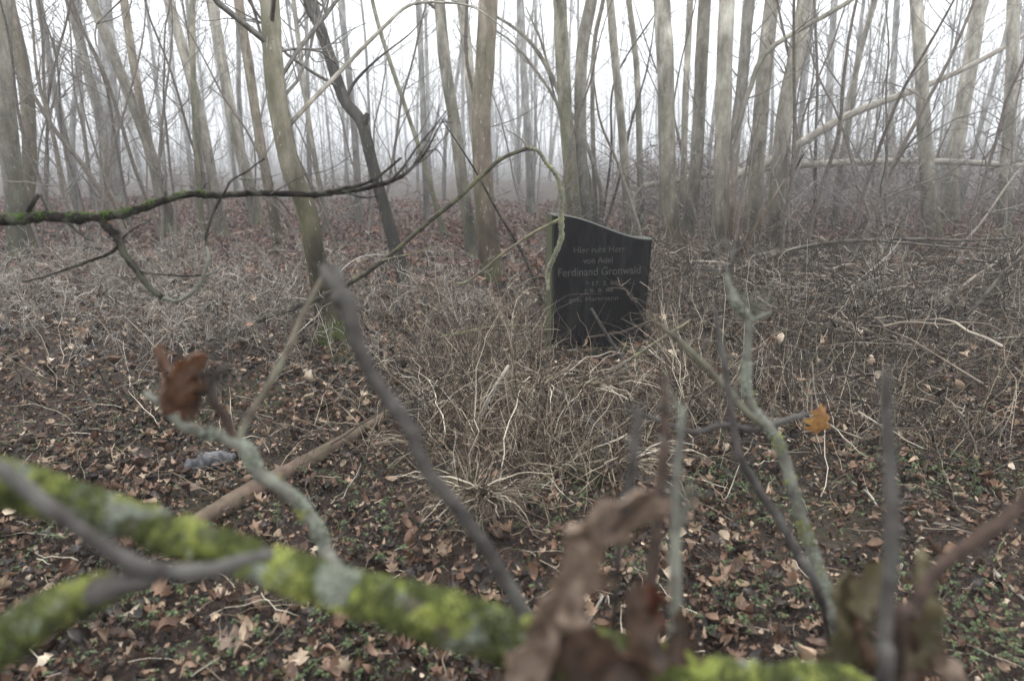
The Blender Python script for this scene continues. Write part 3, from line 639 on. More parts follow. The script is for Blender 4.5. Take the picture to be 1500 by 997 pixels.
for i, (xt, Yt) in enumerate(spots):
    k = i % 8; o = FT[k] if k not in used else copy_tree(FT[k]); used.add(k)
    o.location = (xt, Yt, float(g(xt, Yt))); o.rotation_euler = (0, 0, random.uniform(-.5, .5) if k in (1, 2) else random.uniform(0, 6.28)); s = random.uniform(.8, 1.15); o.scale = (s * random.uniform(.6, 1.15),) * 2 + (s,)
    zone = 'left' if xt / Yt < -.3 else ('right' if xt / Yt > .3 else 'middle')
    dep = 'half faded' if Yt < 26 else 'faint grey' if Yt < 42 else 'ghostly pale'
    o['label'] = f'{dep} {LOOK[k]} tree in the mist, {zone} part of the wood'
    o['group'] = f'{dep} {LOOK[k]} trees, {zone} part of the wood'
# the far wood as one mass
mb = MB(); n = 300; Yf = rng.uniform(58, 110, n); xf = rng.uniform(-.85, .85, n) * Yf; hf = rng.uniform(8, 13, n); K = 6
s = np.linspace(0, 1, K)[None]; P = np.stack([xf[:, None] + rng.normal(0, .6, (n, 1)) * s, Yf[:, None] + 0 * s, hf[:, None] * s - .1], -1); P[:, 1:] += rng.normal(0, .08, (n, K - 1, 3))
strands(mb, P, rng.uniform(.07, .16, n)[:, None] * (1 - .8 * s), 6)
for _ in range(9):
    t = rng.uniform(.25, .95, n); b0 = np.stack([xf, Yf, hf * t], 1); az = rng.random(n) * 6.28; d = unit(np.stack([np.cos(az), np.sin(az), rng.uniform(.5, 1.8, n)], 1)); L = rng.uniform(.8, 2.6, n) * (1.2 - t)
    Q = b0[:, None] + d[:, None] * (L[:, None] * np.linspace(0, 1, 4)[None])[..., None]; Q[:, 1:] += rng.normal(0, .07, (n, 3, 3)); strands(mb, Q, np.full((n, 4), .018) * np.linspace(1, .4, 4)[None], 3)
n = 1400; Yf = rng.uniform(35, 105, n); xf = rng.uniform(-.85, .85, n) * Yf; K = 4; hh = rng.uniform(1.0, 4.0, n); s = np.linspace(0, 1, K)[None]
for _ in range(5):
    P = np.stack([xf[:, None] + rng.normal(0, .7, (n, 1)) * s, Yf[:, None] + rng.normal(0, .5, (n, 1)) * s, hh[:, None] * rng.uniform(.6, 1, (n, 1)) * s - .05], -1); P[:, 1:] += rng.normal(0, .08, (n, K - 1, 3)); strands(mb, P, np.full((n, K), .016), 3)
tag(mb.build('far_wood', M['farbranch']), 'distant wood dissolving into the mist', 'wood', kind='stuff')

# thin saplings between the trees
SP = []
SL = ['slim twiggy', 'bent', 'bushy', 'straight whip-like', 'forked little']
for k in range(5):
    r = np.random.default_rng(200 + k); H = r.uniform(2.6, 4.6); pts = [np.array([0, 0, -.05])]; d = unit(np.array([r.normal(0, .15), r.normal(0, .1), 1]))
    while pts[-1][2] < H: d = unit(d + r.normal(0, .10, 3) + [0, 0, .03]); pts.append(pts[-1] + d * .5)
    root = empty('bare_sapling'); tag(root, SL[k], 'sapling', 'bare saplings between the trees')
    mb = MB(); C, rr, T = limb(mb, pts, [.022, .018, .012, .004], n=22, S=6); mb.build('stem', M['brush'], root)
    mb = MB(); put_lines(mb, crown_lines(r, C, rr, .15, 16 if k != 3 else 7, 1.1, 5, 3, 1.0), .0014); mb.build('crown', M['twig'], root); SP.append(root)
used = set(); random.seed(21)
for i in range(66):
    Yt = random.uniform(7.2, 17); xt = random.uniform(-1, 1) * (.78 * Yt)
    if abs(xt / Yt - .13) < .07 and Yt < 8.5: xt += 2
    k = i % 5; o = SP[k] if k not in used else copy_tree(SP[k]); used.add(k)
    o.location = (xt, Yt, float(g(xt, Yt))); o.rotation_euler = (random.uniform(-.15, .15), random.uniform(-.2, .2), random.uniform(0, 6.28)); o.scale = (random.uniform(.75, 1.25),) * 3
    zone = 'left of the mossy footed tree' if xt / Yt < -.27 else 'between mossy footed tree and gravestone' if xt / Yt < .08 else 'behind or just right of the gravestone' if xt / Yt < .3 else 'on the right beyond the brush pile'
    dep = 'near' if Yt < 11 else 'misty'
    o['label'] = f'{dep} {SL[k]} sapling {zone}'; o['group'] = f'{dep} {SL[k]} saplings {zone}'

# ------------------------------------------------------------------ gravestone
st = PG(812, 516); YS = st[1]
yaw = R(13); Wd, Ht, Th = .645, .90, .14
gs = empty('gravestone', (st[0] - .02, YS, float(g(st[0], YS)) - .055)); gs.rotation_euler = (R(-1.0), 0, yaw)
tag(gs, 'black polished gravestone with wavy top standing among dead grass', 'gravestone')
def topz(u):   # ogee: high on the left, sweeping down to the right
    return Ht - .160 * (u * u * (3 - 2 * u)) - .006 * (1 - u) ** 8
N = 40; us = [i / (N - 1) for i in range(N)]
front = [(u * Wd, topz(u)) for u in us]
mb = MB(); bev = .010; V = []; Fq = []
z0 = .07
rings = [(0, bev), (bev, 0), (Th - bev, 0), (Th, bev)]   # (depth, inset)
for dpt, ins in rings:
    for (x_, z_) in front: V.append((bev + (x_ / Wd) * (Wd - 2 * bev) if ins else x_, dpt, z_ - ins))
    for (x_, z_) in front: V.append(((bev + (x_ / Wd) * (Wd - 2 * bev) if ins else x_) * .945 + .003, dpt, z0))
V = np.array(V)
def ix(r_, i, bot=0): return r_ * 2 * N + bot * N + i
for r_ in range(3):
    for i in range(N - 1): Fq.append((ix(r_, i), ix(r_, i + 1), ix(r_ + 1, i + 1), ix(r_ + 1, i)))
    Fq.append((ix(r_, 0), ix(r_ + 1, 0), ix(r_ + 1, 0, 1), ix(r_, 0, 1))); Fq.append((ix(r_, N - 1), ix(r_, N - 1, 1), ix(r_ + 1, N - 1, 1), ix(r_ + 1, N - 1)))
for i in range(N - 1):
    Fq.append((ix(0, i), ix(0, i, 1), ix(0, i + 1, 1), ix(0, i + 1))); Fq.append((ix(3, i), ix(3, i + 1), ix(3, i + 1, 1), ix(3, i, 1)))
m, nt, b = newmat('black_granite'); n1 = noise_n(nt, 160, 3, .7); n2 = noise_n(nt, 6, 5, .6, (1, 1, .6)); n4 = noise_n(nt, 25, 4, .6, (1, 1, .3))
c = mixc(nt, mapr(nt, n1, .55, .7), (.003, .003, .004), (.012, .012, .015))
c = mixc(nt, mapr(nt, noise_n(nt, 14, 5, .65, (1, 1, .12)), .5, .75, 0, .55), c, (.030, .031, .027))
c = mixc(nt, mapr(nt, n4, .55, .8, 0, .3), c, (.05, .05, .045))
geo = N_(nt, 'ShaderNodeNewGeometry'); tc = N_(nt, 'ShaderNodeTexCoord'); sx = N_(nt, 'ShaderNodeSeparateXYZ'); nt.links.new(tc.outputs['Object'], sx.inputs[0])
# algae on the weathered side, lighter grey on the top, by object space normal
sn = N_(nt, 'ShaderNodeSeparateXYZ'); nt.links.new(tc.outputs['Normal'], sn.inputs[0])
side = mapr(nt, sn.outputs['X'], -.95, -.6, 1, 0); topm = mapr(nt, sn.outputs['Z'], .35, .75, 0, 1)
c = mixc(nt, topm, c, (.10, .105, .095))
sm = N_(nt, 'ShaderNodeMath', operation='MULTIPLY'); nt.links.new(side, sm.inputs[0]); nt.links.new(mapr(nt, n2, .25, .45, .75, 1), sm.inputs[1])
c = mixc(nt, sm.outputs[0], c, (.075, .082, .045)); nt.links.new(c, b.inputs['Base Color'])
rg = N_(nt, 'ShaderNodeMath', operation='MAXIMUM'); nt.links.new(side, rg.inputs[0]); nt.links.new(topm, rg.inputs[1])
nt.links.new(mapr(nt, rg.outputs[0], 0, 1, .25, .8), b.inputs['Roughness']); b.inputs['Specular IOR Level'].default_value = .16
M['granite'] = m
mb = MB(); mb.add(V, Fq); slab = mb.build('slab', M['granite'], None, smooth=False); slab.parent = gs
m, nt, b = newmat('mossy_plinth'); n1 = noise_n(nt, 30, 5, .7); c = ramp(nt, n1, [(.3, (.035, .04, .022)), (.55, (.075, .08, .05)), (.75, (.11, .11, .085))]); nt.links.new(c, b.inputs['Base Color']); bump(nt, b, n1, .4, .005); M['plinth'] = m
import bmesh
bm = bmesh.new(); bmesh.ops.create_cube(bm, size=1)
for v in bm.verts: v.co = Vector((v.co.x * .72 + Wd / 2, v.co.y * .26 + Th / 2, v.co.z * .16 - .012))
bmesh.ops.bevel(bm, geom=bm.edges[:], offset=.008, segments=2, affect='EDGES')
me = bpy.data.meshes.new('plinth'); bm.to_mesh(me); bm.free(); me.materials.append(M['plinth']); o = bpy.data.objects.new('plinth', me); col.objects.link(o); o.parent = gs
m, nt, b = newmat('engraving'); n1 = noise_n(nt, 60, 4, .7); c = mixc(nt, mapr(nt, n1, .35, .65), (.03, .03, .029), (.085, .085, .078)); nt.links.new(c, b.inputs['Base Color']); M['engrave'] = m
for txt, cx, cz, h, wd in (('Hier ruht Herr', .30, .680, .036, .33), ('von Adel', .29, .615, .036, .19), ('Ferdinand Gronwald', .305, .548, .050, .53), ('* 17. 3. 81', .315, .474, .028, .20), ('† 8. 8. 88', .30, .428, .028, .19), ('geb. Hartmann', .27, .375, .036, .32)):
    cu = bpy.data.curves.new('engraved_line', 'FONT'); cu.body = txt; cu.size = .05; cu.extrude = .0008; cu.align_x = 'CENTER'; cu.align_y = 'CENTER'
    tmp = bpy.data.objects.new('tmp', cu); col.objects.link(tmp); bpy.context.view_layer.update()
    me = bpy.data.meshes.new_from_object(tmp.evaluated_get(bpy.context.evaluated_depsgraph_get())); bpy.data.objects.remove(tmp)
    co = np.array([v.co for v in me.vertices]); ex = co.max(0) - co.min(0); cc = (co.max(0) + co.min(0)) / 2
    for v in me.vertices:
        q = v.co - Vector(cc); v.co = Vector((q.x * wd / ex[0] + cx, -.0012 - q.z, q.y * h / ex[1] + cz))
    me.materials.clear(); me.materials.append(M['engrave']); o = bpy.data.objects.new('engraved_line', me); col.objects.link(o); o.parent = gs

# ------------------------------------------------------------------ the horizontal branch, left (about 1.7 m away)
def shrub(name, label, cat, base=None):
    o = empty(name, base if base is not None else (0, 0, 0)); return tag(o, label, cat)
D = 1.7
hb = shrub('horizontal_branch', 'dark nearly level branch with mossy thick end and upturned twiggy tip', 'branch', PD(-60, 323, D))
mb = MB(); k = D / F
C, rr, T = limb(mb, [PD(-900, 500, 1.7), PD(-500, 380, 1.75), PD(-200, 330, D), PD(0, 322, D), PD(60, 318, D), PD(150, 318, D), PD(205, 305, D), PD(275, 287, D + .02), PD(340, 284, D + .03), PD(400, 286, D + .04), PD(470, 283, D + .05), PD(530, 274, D + .06), PD(580, 262, D + .07), PD(612, 238, D + .08), PD(635, 205, D + .09), PD(655, 165, D + .1)],
     [9 * 2.2 * k, 9 * 2 * k, 8.5 * k, 8 * k, 7.2 * k, 6 * k, 5 * k, 4.6 * k, 4.5 * k, 4.2 * k, 3.8 * k, 3.2 * k, 2 * k, 1.2 * k, .7 * k], n=190, S=12, lump=.55, wob=.010, freq=2.2)
mb.build('main_limb', M['hang'], hb)
def sub(pts, r0, r1, mat='hang', name='side_branch', d=D, n=None, dd=0.0, parent=None, wob=.007, lump=.45):
    mb = MB(); m_ = len(pts); C, rr, T = limb(mb, [PD(a, b, d + dd * i / (m_ - 1)) for i, (a, b) in enumerate(pts)], [r0 * k, r1 * k], n=n or 8 * m_, S=8, lump=lump, wob=wob, freq=2)
    return mb.build(name, M[mat], parent or hb), C, rr
s1, C1, r1_ = sub([(148, 320), (168, 345), (180, 372), (200, 395), (222, 425), (240, 438), (262, 440)], 6.2, 3.2, dd=-.05)
sub([(240, 438), (262, 441), (285, 425), (298, 400), (306, 375), (303, 358)], 3.4, 1.8, 'lichen_twig', 'lichened_tip', d=D - .05)
sub([(298, 405), (318, 397), (336, 386)], 1.8, .8, 'lichen_twig', 'twig', d=D - .05)
sub([(300, 403), (270, 405), (240, 402), (205, 398)], 1.3, .9, 'hang', 'twig', d=D - .05)
sub([(303, 360), (305, 340), (315, 310), (330, 285), (340, 265), (360, 250), (372, 240), (385, 232)], 2.0, 1.0, 'hang', 'twig', d=D - .03)
sub([(173, 358), (160, 370), (130, 382), (95, 395), (70, 403), (35, 412)], 2.8, 1.0, 'hang', 'twig')
sub([(180, 372), (178, 350), (195, 335), (218, 323)], 1.8, .8, 'hang', 'twig')
sub([(92, 322), (110, 338), (128, 350)], 2.6, 1.2, 'hang', 'twig'); sub([(30, 322), (45, 305), (55, 290), (60, 284)], 4, 2.6, 'hang', 'twig'); sub([(62, 285), (68, 300), (72, 318)], 1.5, 1, 'hang', 'twig')
sub([(480, 281), (500, 276), (535, 268), (565, 250), (590, 230)], 3.2, 1.5, 'hang', 'twig', dd=-.05)
sub([(566, 268), (590, 245), (612, 215), (638, 180), (652, 160)], 2.2, .8, 'greystem', 'twig', dd=-.06); sub([(590, 255), (610, 240), (630, 225), (660, 190)], 1.8, .7, 'greystem', 'twig', dd=.06)
sub([(580, 262), (578, 230), (585, 190), (612, 130)], 1.7, .6, 'greystem', 'twig', dd=.05); sub([(600, 248), (625, 210), (640, 170), (645, 130)], 1.5, .5, 'greystem', 'twig')
sub([(625, 222), (640, 220), (650, 235), (654, 246)], 1.2, .8, 'greystem', 'twig'); sub([(595, 250), (596, 215), (616, 190), (634, 150)], 1.2, .5, 'greystem', 'twig', dd=.08)
sub([(400, 288), (415, 300), (430, 318)], 1.5, .7, 'hang', 'twig'); sub([(180, 312), (182, 325), (184, 335)], 1.6, .9, 'hang', 'twig'); sub([(500, 281), (530, 290), (555, 287)], 1.6, .8, 'hang', 'twig')
sub([(396, 284), (440, 262), (480, 250), (520, 220)], 1.3, .5, 'greystem', 'twig', dd=.1); sub([(350, 262), (380, 262), (410, 255)], 1.2, .5, 'lichen_twig', 'twig'); sub([(372, 240), (395, 215), (402, 200)], 1.1, .5, 'lichen_twig', 'twig')
mb = MB(); put_lines(mb, crown_lines(np.random.default_rng(5), C[60:], rr[60:], .1, 40, .075, 3, 2, .3), .0007); put_lines(mb, crown_lines(np.random.default_rng(6), C1, r1_, .1, 16, .05, 2, 2, .1), .0007); mb.build('spurs', M['hang'], hb)
# moss on the thick end
mb = MB(); n = 5000; ii = rng.integers(32, 96, n)
th = rng.normal(1.57, .9, n); dirv = np.stack([rng.normal(0, .3, n), np.cos(th) * 1.0, np.sin(th)], 1); dirv = unit(dirv)
keep = rng.random(n) < np.clip(np.sin(ii * .9) * .5 + .45, .05, 1) * np.clip(1 - (ii - 32) / 70, 0, 1); ii, dirv = ii[keep], dirv[keep]; n = len(ii)
P0 = C[ii] + (C[np.minimum(ii + 1, len(C) - 1)] - C[ii]) * rng.random((n, 1)) + dirv * rr[ii][:, None] * .9
P = P0[:, None] + np.linspace(0, 1, 3)[None, :, None] * (unit(dirv + rng.normal(0, .6, (n, 3))) * .006)[:, None]; strands(mb, P, np.tile([.0009, .0009, .0004], (n, 1)), 3); mb.build('moss', M['moss_green'], hb)

# thin olive branch to the lower left of it, and the arching lichen branch
D2 = 3.4; k = D2 / F
def limb_px(mb, pts, n, S, lump, wob, freq):
    return limb(mb, [PD(a, b, d) if d else PG(a, b) - [0, 0, .03] for a, b, d, _ in pts], [r_ * (d or 4.9) / F for a, b, d, r_ in pts], n=n, S=S, lump=lump, wob=wob, freq=freq)
ab = shrub('arching_branch', 'arching branch bowing over in front of the gravestone, tip crusted with pale lichen', 'branch', PG(335, 500))
mb = MB(); C, rr, T = limb_px(mb, [(325, 505, 0, 3.60), (350, 484, 4.7, 3.96), (400, 462, 4.4, 4.32), (465, 437, 4.1, 3.96), (512, 414, 3.8, 3.60), (560, 382, 3.6, 3.60), (620, 333, 3.5, 3.31), (668, 293, 3.4, 3.31), (705, 258, 3.4, 3.10), (740, 230, 3.4, 2.88), (775, 216, 3.45, 2.88)], 100, 9, .25, .006, 1.5)
mb.build('main_limb', M['archbark'], ab)
m = twig('branch_crust', (.15, .15, .11), (.30, .31, .23), (.36, .37, .18), .6, 45); M['crust'] = m
mb = MB(); C2, rr2, _ = limb_px(mb, [(770, 217, 3.44, 2.74), (787, 221, 3.48, 2.88), (800, 238, 3.52, 2.88), (815, 258, 3.58, 3.31), (822, 285, 3.65, 3.46), (822, 320, 3.75, 3.96), (821, 352, 3.85, 3.96), (810, 380, 3.95, 3.60), (803, 400, 4.05, 3.24), (803, 425, 4.1, 2.52)], 90, 10, .5, .005, 1.7); mb.build('lichened_tip', M['crust'], ab)
mb = MB(); put_lines(mb, crown_lines(np.random.default_rng(9), C[15:], rr[15:], .1, 12, .12, 3, 2, .4), .0008); mb.build('spurs', M['olive_twig'], ab)
for pp, a_, b_ in (([(818, 322), (790, 336), (750, 362), (712, 392), (685, 412), (660, 415)], 2.6, 1.2), ([(700, 262), (720, 245), (730, 236)], 3, 1.5), ([(560, 382), (600, 372), (640, 360)], 1.3, .6), ([(775, 217), (760, 200), (740, 190)], 1.1, .5)):
    sub(pp, a_, b_, 'olive_twig', 'side_branch', d=D2 + .02, parent=ab, dd=.1)
mb = MB(); n = 260; ii = rng.integers(0, 70, n); P0 = C2[ii] + unit(rng.normal(0, 1, (n, 3))) * rr2[ii][:, None]; stamp(mb, *LT[7], P0, rots(rng.random(n) * 6.3, rng.random(n) * 3, rng.random(n) * 6.3), rng.uniform(.006, .014, n)); mb.build('lichen_flakes', M['crust'], ab)

# ------------------------------------------------------------------ big log and sticks on the ground
def onground(pts, lift): 
    out = []
    for a, b in pts: p = PG(a, b); p[2] += lift; out.append(p)
    return out
pole('fallen_log', onground([(255, 800), (310, 765), (372, 728), (430, 697), (520, 645), (618, 584)], .028), [.026, .030, .034, .033, .030, .026], 'log', 'long brown fallen log lying diagonally in the left leaf litter', 'log', n=60, S=16, lump=.14)
def stick(pts, r0, mat, label, lifts, name='fallen_stick', twigs=0, seed=0):
    p3 = []
    for (a, b, Yv) in pts: p3.append(PY(a, b, Yv) if Yv else PG(a, b) + [0, 0, .01])
    pole(name, p3, [r0, r0 * .9, r0 * .6], mat, label, 'stick', twigs, n=26, S=8, seed=seed, tl=.15)
stick([(960, 605, 0), (920, 540, 3.55), (895, 500, 3.55), (866, 452, 3.5)], .0125, 'greystem', 'broken grey stick leaning in front of the gravestone', 0)
stick([(700, 690, 0), (815, 585, 3.15), (900, 540, 3.2), (975, 492, 3.3), (1010, 470, 3.4)], .010, 'olive_twig', 'long thin stick slanting up to the right below the gravestone', 0, twigs=4, seed=3)
stick([(660, 690, 0), (690, 640, 2.8), (718, 580, 2.85), (745, 535, 2.9)], .012, 'palestick', 'pale barkless stick leaning up in the central grass', 0, twigs=3, seed=4)
stick([(820, 600, 0), (815, 572, 2.9), (870, 620, 2.6), (960, 670, 2.4)], .016, 'greystem', 'grey stick sloping down right from the central grass', 0)
stick([(640, 495, 4.0), (700, 482, 4.0), (740, 477, 4.0), (800, 478, 4.1)], .008, 'olive_twig', 'yellowish lichened stick lying level left of the gravestone', 0, twigs=4, seed=7)
stick([(850, 935, 0), (870, 895, 1.62), (885, 870, 1.66)], .0055, 'palestick', 'white stick standing out of the litter at the bottom', 0)
stick([(868, 925, 0), (880, 900, 1.64), (890, 872, 1.68)], .0035, 'palestick', 'thinner white stick beside the white one at the bottom', 0)
stick([(1316, 838, 0), (1330, 812, 1.98), (1350, 785, 2.0)], .006, 'palestick', 'short pale stick poking up at lower right', 0)
stick([(1450, 835, 0), (1475, 860, 0), (1515, 895, 0)], .006, 'palestick', 'pale stick lying at the right picture edge', 0)
stick([(1240, 705, 0), (1270, 720, 2.25), (1285, 745, 0)], .005, 'palestick', 'short bent pale stick in the right litter', 0)
stick([(1340, 765, 0), (1380, 772, 0), (1425, 785, 0)], .004, 'palestick', 'straight thin pale stick in the right litter', 0)
stick([(1130, 730, 0), (1190, 738, 0), (1250, 742, 0)], .004, 'olive_twig', 'thin brown stick lying in the right litter', 0)
stick([(560, 540, 4.0), (600, 500, 4.2), (640, 490, 4.2)], .006, 'brownstem', 'thin brown stick in the weeds behind the blurred grey stem', 0)
stick([(745, 690, 0), (790, 650, 2.7), (855, 600, 2.8)], .011, 'brownstem', 'dark brown stick under the central grass', 0)
stick([(460, 440, 5.2), (520, 380, 5.6), (580, 372, 5.7)], .006, 'palestick', 'thin pale stick beside the foot of the mossy trunk', 0)
# charred / dark wood chunk
cw = empty('rotten_wood', PG(290, 695)); tag(cw, 'dark grey rotten wood chunk lying in the left leaf litter', 'wood chunk')
mb = MB(); limb(mb, [PG(262, 702) + [0, 0, .02], PG(290, 692) + [0, 0, .03], PG(325, 684) + [0, 0, .035], PG(345, 676) + [0, 0, .02]], [.02, .035, .03, .012], n=26, S=14, lump=.7, freq=2); m = twig('rotten', (.03, .03, .032), (.10, .10, .11), (.25, .25, .26), .4, 30); M['rotten'] = m
mb.build('rotten_chunk', m, cw)

# ------------------------------------------------------------------ leaf things
def big_leaf(name, c, size, mat, parent, rot, curl=1.2, fold=.8, seed=0, prof=oak, n=16, m_=6):
    """curled dry leaf with cupped margins; c centre, rot=(yaw,tilt,roll)"""
    r = random.Random(seed); V = []
    from mathutils import Euler
    E = Euler(rot).to_matrix()
    for i in range(n):
        t = i / (n - 1); w = prof(t, r) * 1.1
        for j in range(-m_, m_ + 1):
            s = j / m_; a = s * fold * 1.6; rad_ = w / (fold * 1.6)
            x_ = math.sin(a) * rad_; z_ = (1 - math.cos(a)) * rad_
            ang = (t - .5) * curl; y_ = math.sin(ang) / max(curl, .01); z2 = (1 - math.cos(ang)) / max(curl, .01)
            p = Vector((x_, y_, z2 + z_)); p += noise.noise_vector(p * 3.5 + Vector((seed * 3.3, 0, 0))) * .10 + noise.noise_vector(p * 10 + Vector((seed, 0, 0))) * .03
            V.append(np.array(E @ (p * size)) + c)
    W2 = 2 * m_ + 1; f = [(i * W2 + j, i * W2 + j + 1, (i + 1) * W2 + j + 1, (i + 1) * W2 + j) for i in range(n - 1) for j in range(W2 - 1)]
    mb = MB(); mb.add(V, f); return mb.build(name, mat, parent)
def leafmat(name, a, b_, sc_=25, rough=.5):
    m, nt, b = newmat(name); n1 = noise_n(nt, sc_, 5, .6); c = mixc(nt, mapr(nt, n1, .35, .65), a, b_); nt.links.new(c, b.inputs['Base Color']); b.inputs['Roughness'].default_value = rough; bump(nt, b, n1, .4, .003)
    tr = N_(nt, 'ShaderNodeBsdfTranslucent'); nt.links.new(c, tr.inputs['Color']); mx = N_(nt, 'ShaderNodeMixShader'); mx.inputs[0].default_value = .25
    nt.links.new(b.outputs[0], mx.inputs[1]); nt.links.new(tr.outputs[0], mx.inputs[2]); nt.links.new(mx.outputs[0], nt.nodes['Material Output'].inputs['Surface']); return m
LMr = leafmat('leaf_rust', (.15, .072, .036), (.045, .024, .016), 40); LMb = leafmat('leaf_brown', (.27, .20, .15), (.07, .045, .032), 34); LMd = leafmat('leaf_darkbrown', (.12, .075, .052), (.03, .02, .015), 34)
LMo = leafmat('leaf_orange', (.34, .20, .055), (.20, .085, .045), 55); LMv = leafmat('leaf_olive', (.13, .11, .06), (.07, .06, .035)); LMred = leafmat('leaf_russet', (.14, .055, .032), (.08, .03, .02))

# ------------------------------------------------------------------ blurred foreground: the mossy bough (about half a metre away)
Df = .52; k = Df / F
mbg = shrub('mossy_bough', 'thick mossy bough with yellow green lichen crossing the blurred foreground', 'branch', PD(300, 800, Df))
mb = MB(); pe = np.array([1.35, .95, float(g(1.35, .95)) + .02])
C, rr, T = limb(mb, [PD(-900, 520, .7), PD(-400, 620, .6), PD(-60, 690, Df), PD(60, 722, Df), PD(150, 752, Df), PD(250, 785, Df), PD(350, 815, Df), PD(450, 843, Df), PD(550, 873, Df), PD(650, 905, Df), PD(750, 935, Df + .01), PD(870, 966, Df + .02), PD(985, 994, Df + .03), PD(1130, 1014, Df + .04), PD(1300, 1036, Df + .05), PD(1600, 1180, .7), pe],
     [38 * k, 32 * k, 26 * k, 24 * k, 22 * k, 24 * k, 20 * k, 24 * k, 25 * k, 31 * k, 30 * k, 34 * k, 34 * k, 34 * k, 32 * k, 26 * k, 20 * k], n=220, S=24, lump=.36, wob=.007, freq=1.9)
m, nt, b = newmat('mossy_bark'); n1 = noise_n(nt, 28, 5, .6); n2 = noise_n(nt, 16, 4, .5, dist=.6); n3 = noise_n(nt, 90, 4, .7); n5 = noise_n(nt, 11, 3, .5)
geo = N_(nt, 'ShaderNodeNewGeometry'); sn = N_(nt, 'ShaderNodeSeparateXYZ'); nt.links.new(geo.outputs['Normal'], sn.inputs[0])
c = mixc(nt, mapr(nt, n1, .35, .65), (.045, .04, .028), (.085, .08, .05))
c = mixc(nt, mapr(nt, n2, .40, .52, 0, .9), c, (.06, .07, .025))
up_ = mapr(nt, sn.outputs['Z'], -.3, .6, .25, 1)
a1 = N_(nt, 'ShaderNodeMath', operation='MULTIPLY'); nt.links.new(mapr(nt, n5, .46, .56), a1.inputs[0]); nt.links.new(up_, a1.inputs[1]); c = mixc(nt, a1.outputs[0], c, (.16, .19, .04))
c = mixc(nt, mapr(nt, noise_n(nt, 14, 4, .5, (1.3, .8, 1)), .60, .66, 0, .9), c, (.32, .40, .30))
nt.links.new(c, b.inputs['Base Color']); bump(nt, b, n3, .8, .004); b.inputs['Roughness'].default_value = .95; M['mossbark'] = m
mb.build('main_limb', m, mbg)
# moss tufts and lichen lobes proud of the bark
m2, nt, b = newmat('lichen'); c = island  # placeholder
LY = island('lichen_yellow', [(0, (.10, .12, .03)), (.5, (.20, .225, .05)), (1, (.34, .36, .12))], .9); LB = island('lichen_blue', [(0, (.14, .16, .12)), (1, (.30, .32, .26))], .9); LG = island('moss_tufts', [(0, (.035, .042, .014)), (.6, (.075, .09, .026)), (1, (.13, .15, .045))], .95)
bpy.data.materials.remove(m2)
def crust(C, rr, i0, i1, n, mat, name, parent, clump, size, thr, seed, upb=.55):
    r = np.random.default_rng(seed); ii = r.integers(i0, i1, n); d = unit(r.normal(0, 1, (n, 3)) + [0, -.25, upb]); Tt = unit(C[np.minimum(ii + 1, len(C) - 1)] - C[ii])
    d = unit(d - Tt * (d * Tt).sum(1, keepdims=True)); P0 = C[ii] + (C[np.minimum(ii + 1, len(C) - 1)] - C[ii]) * r.random((n, 1)) + d * rr[ii][:, None] * 1.0
    keep = np.array([noise.noise(Vector(p * clump + seed)) > thr for p in P0]); P0, d = P0[keep], d[keep]; n = len(P0)
    mb = MB(); P = P0[:, None] + np.linspace(-.3, 1, 4)[None, :, None] * (unit(d + r.normal(0, .5, (n, 3))) * (r.uniform(.5, 1.3, (n, 1)) * size))[:, None]
    strands(mb, P, np.tile(np.array([.5, .55, .4, .08]) * size, (n, 1)), 4); return mb.build(name, mat, parent)
crust(C, rr, 20, 200, 15000, LG, 'moss', mbg, 30, .0055, .0, 1, .6)
crust(C, rr, 20, 200, 9000, LY, 'yellow_lichen', mbg, 44, .0055, .12, 5, .9)
crust(C, rr, 20, 200, 8000, LB, 'grey_lichen', mbg, 44, .0045, .16, 9, .8)
# grey twig lying against it
def ftwig(parent, pts, radii, mat, name, d, dd=0.0, S=12, n=50, lump=.18, start=None):
    kk = d / F; mb = MB(); m_ = len(pts); P = [PD(a, b, d + dd * i / (m_ - 1)) for i, (a, b) in enumerate(pts)]
    if start is not None: P = start + P
    C, rr, T = limb(mb, P, [q * kk for q in radii], n=n, S=S, lump=lump, wob=.0045, freq=2.5); mb.build(name, M[mat], parent)
    if name in ('stem', 'side_branch', 'side_limb', 'side_twig', 'grey_twig'):
        mb = MB(); put_lines(mb, crown_lines(np.random.default_rng(abs(int(pts[0][0]))), C, rr, .2, 9, .10 * d, 2, 1, .6), .0011 * d); mb.build('spurs', M[mat], parent)
    return C, rr
ftwig(mbg, [(-60, 650), (0, 690), (60, 738), (120, 783), (170, 812), (225, 830), (300, 832), (360, 818), (395, 812)], [10, 11, 12, 12, 13, 12, 10, 6], 'greystem', 'grey_twig', Df - .035)
C3, r3 = ftwig(mbg, [(-260, 1060), (-100, 990), (0, 940), (60, 905), (130, 872), (180, 852), (225, 838)], [34, 32, 30, 27, 22, 17, 12], 'greystem', 'side_limb', Df - .03, S=16, n=90)
crust(C3, r3, 20, 84, 2600, LG, 'moss', mbg, 20, .004, -.05, 3, 1.2); crust(C3, r3, 20, 80, 1800, LY, 'yellow_lichen', mbg, 20, .004, .0, 4, 1.6); crust(C3, r3, 10, 60, 700, LB, 'grey_lichen', mbg, 20, .004, .1, 6, .2)

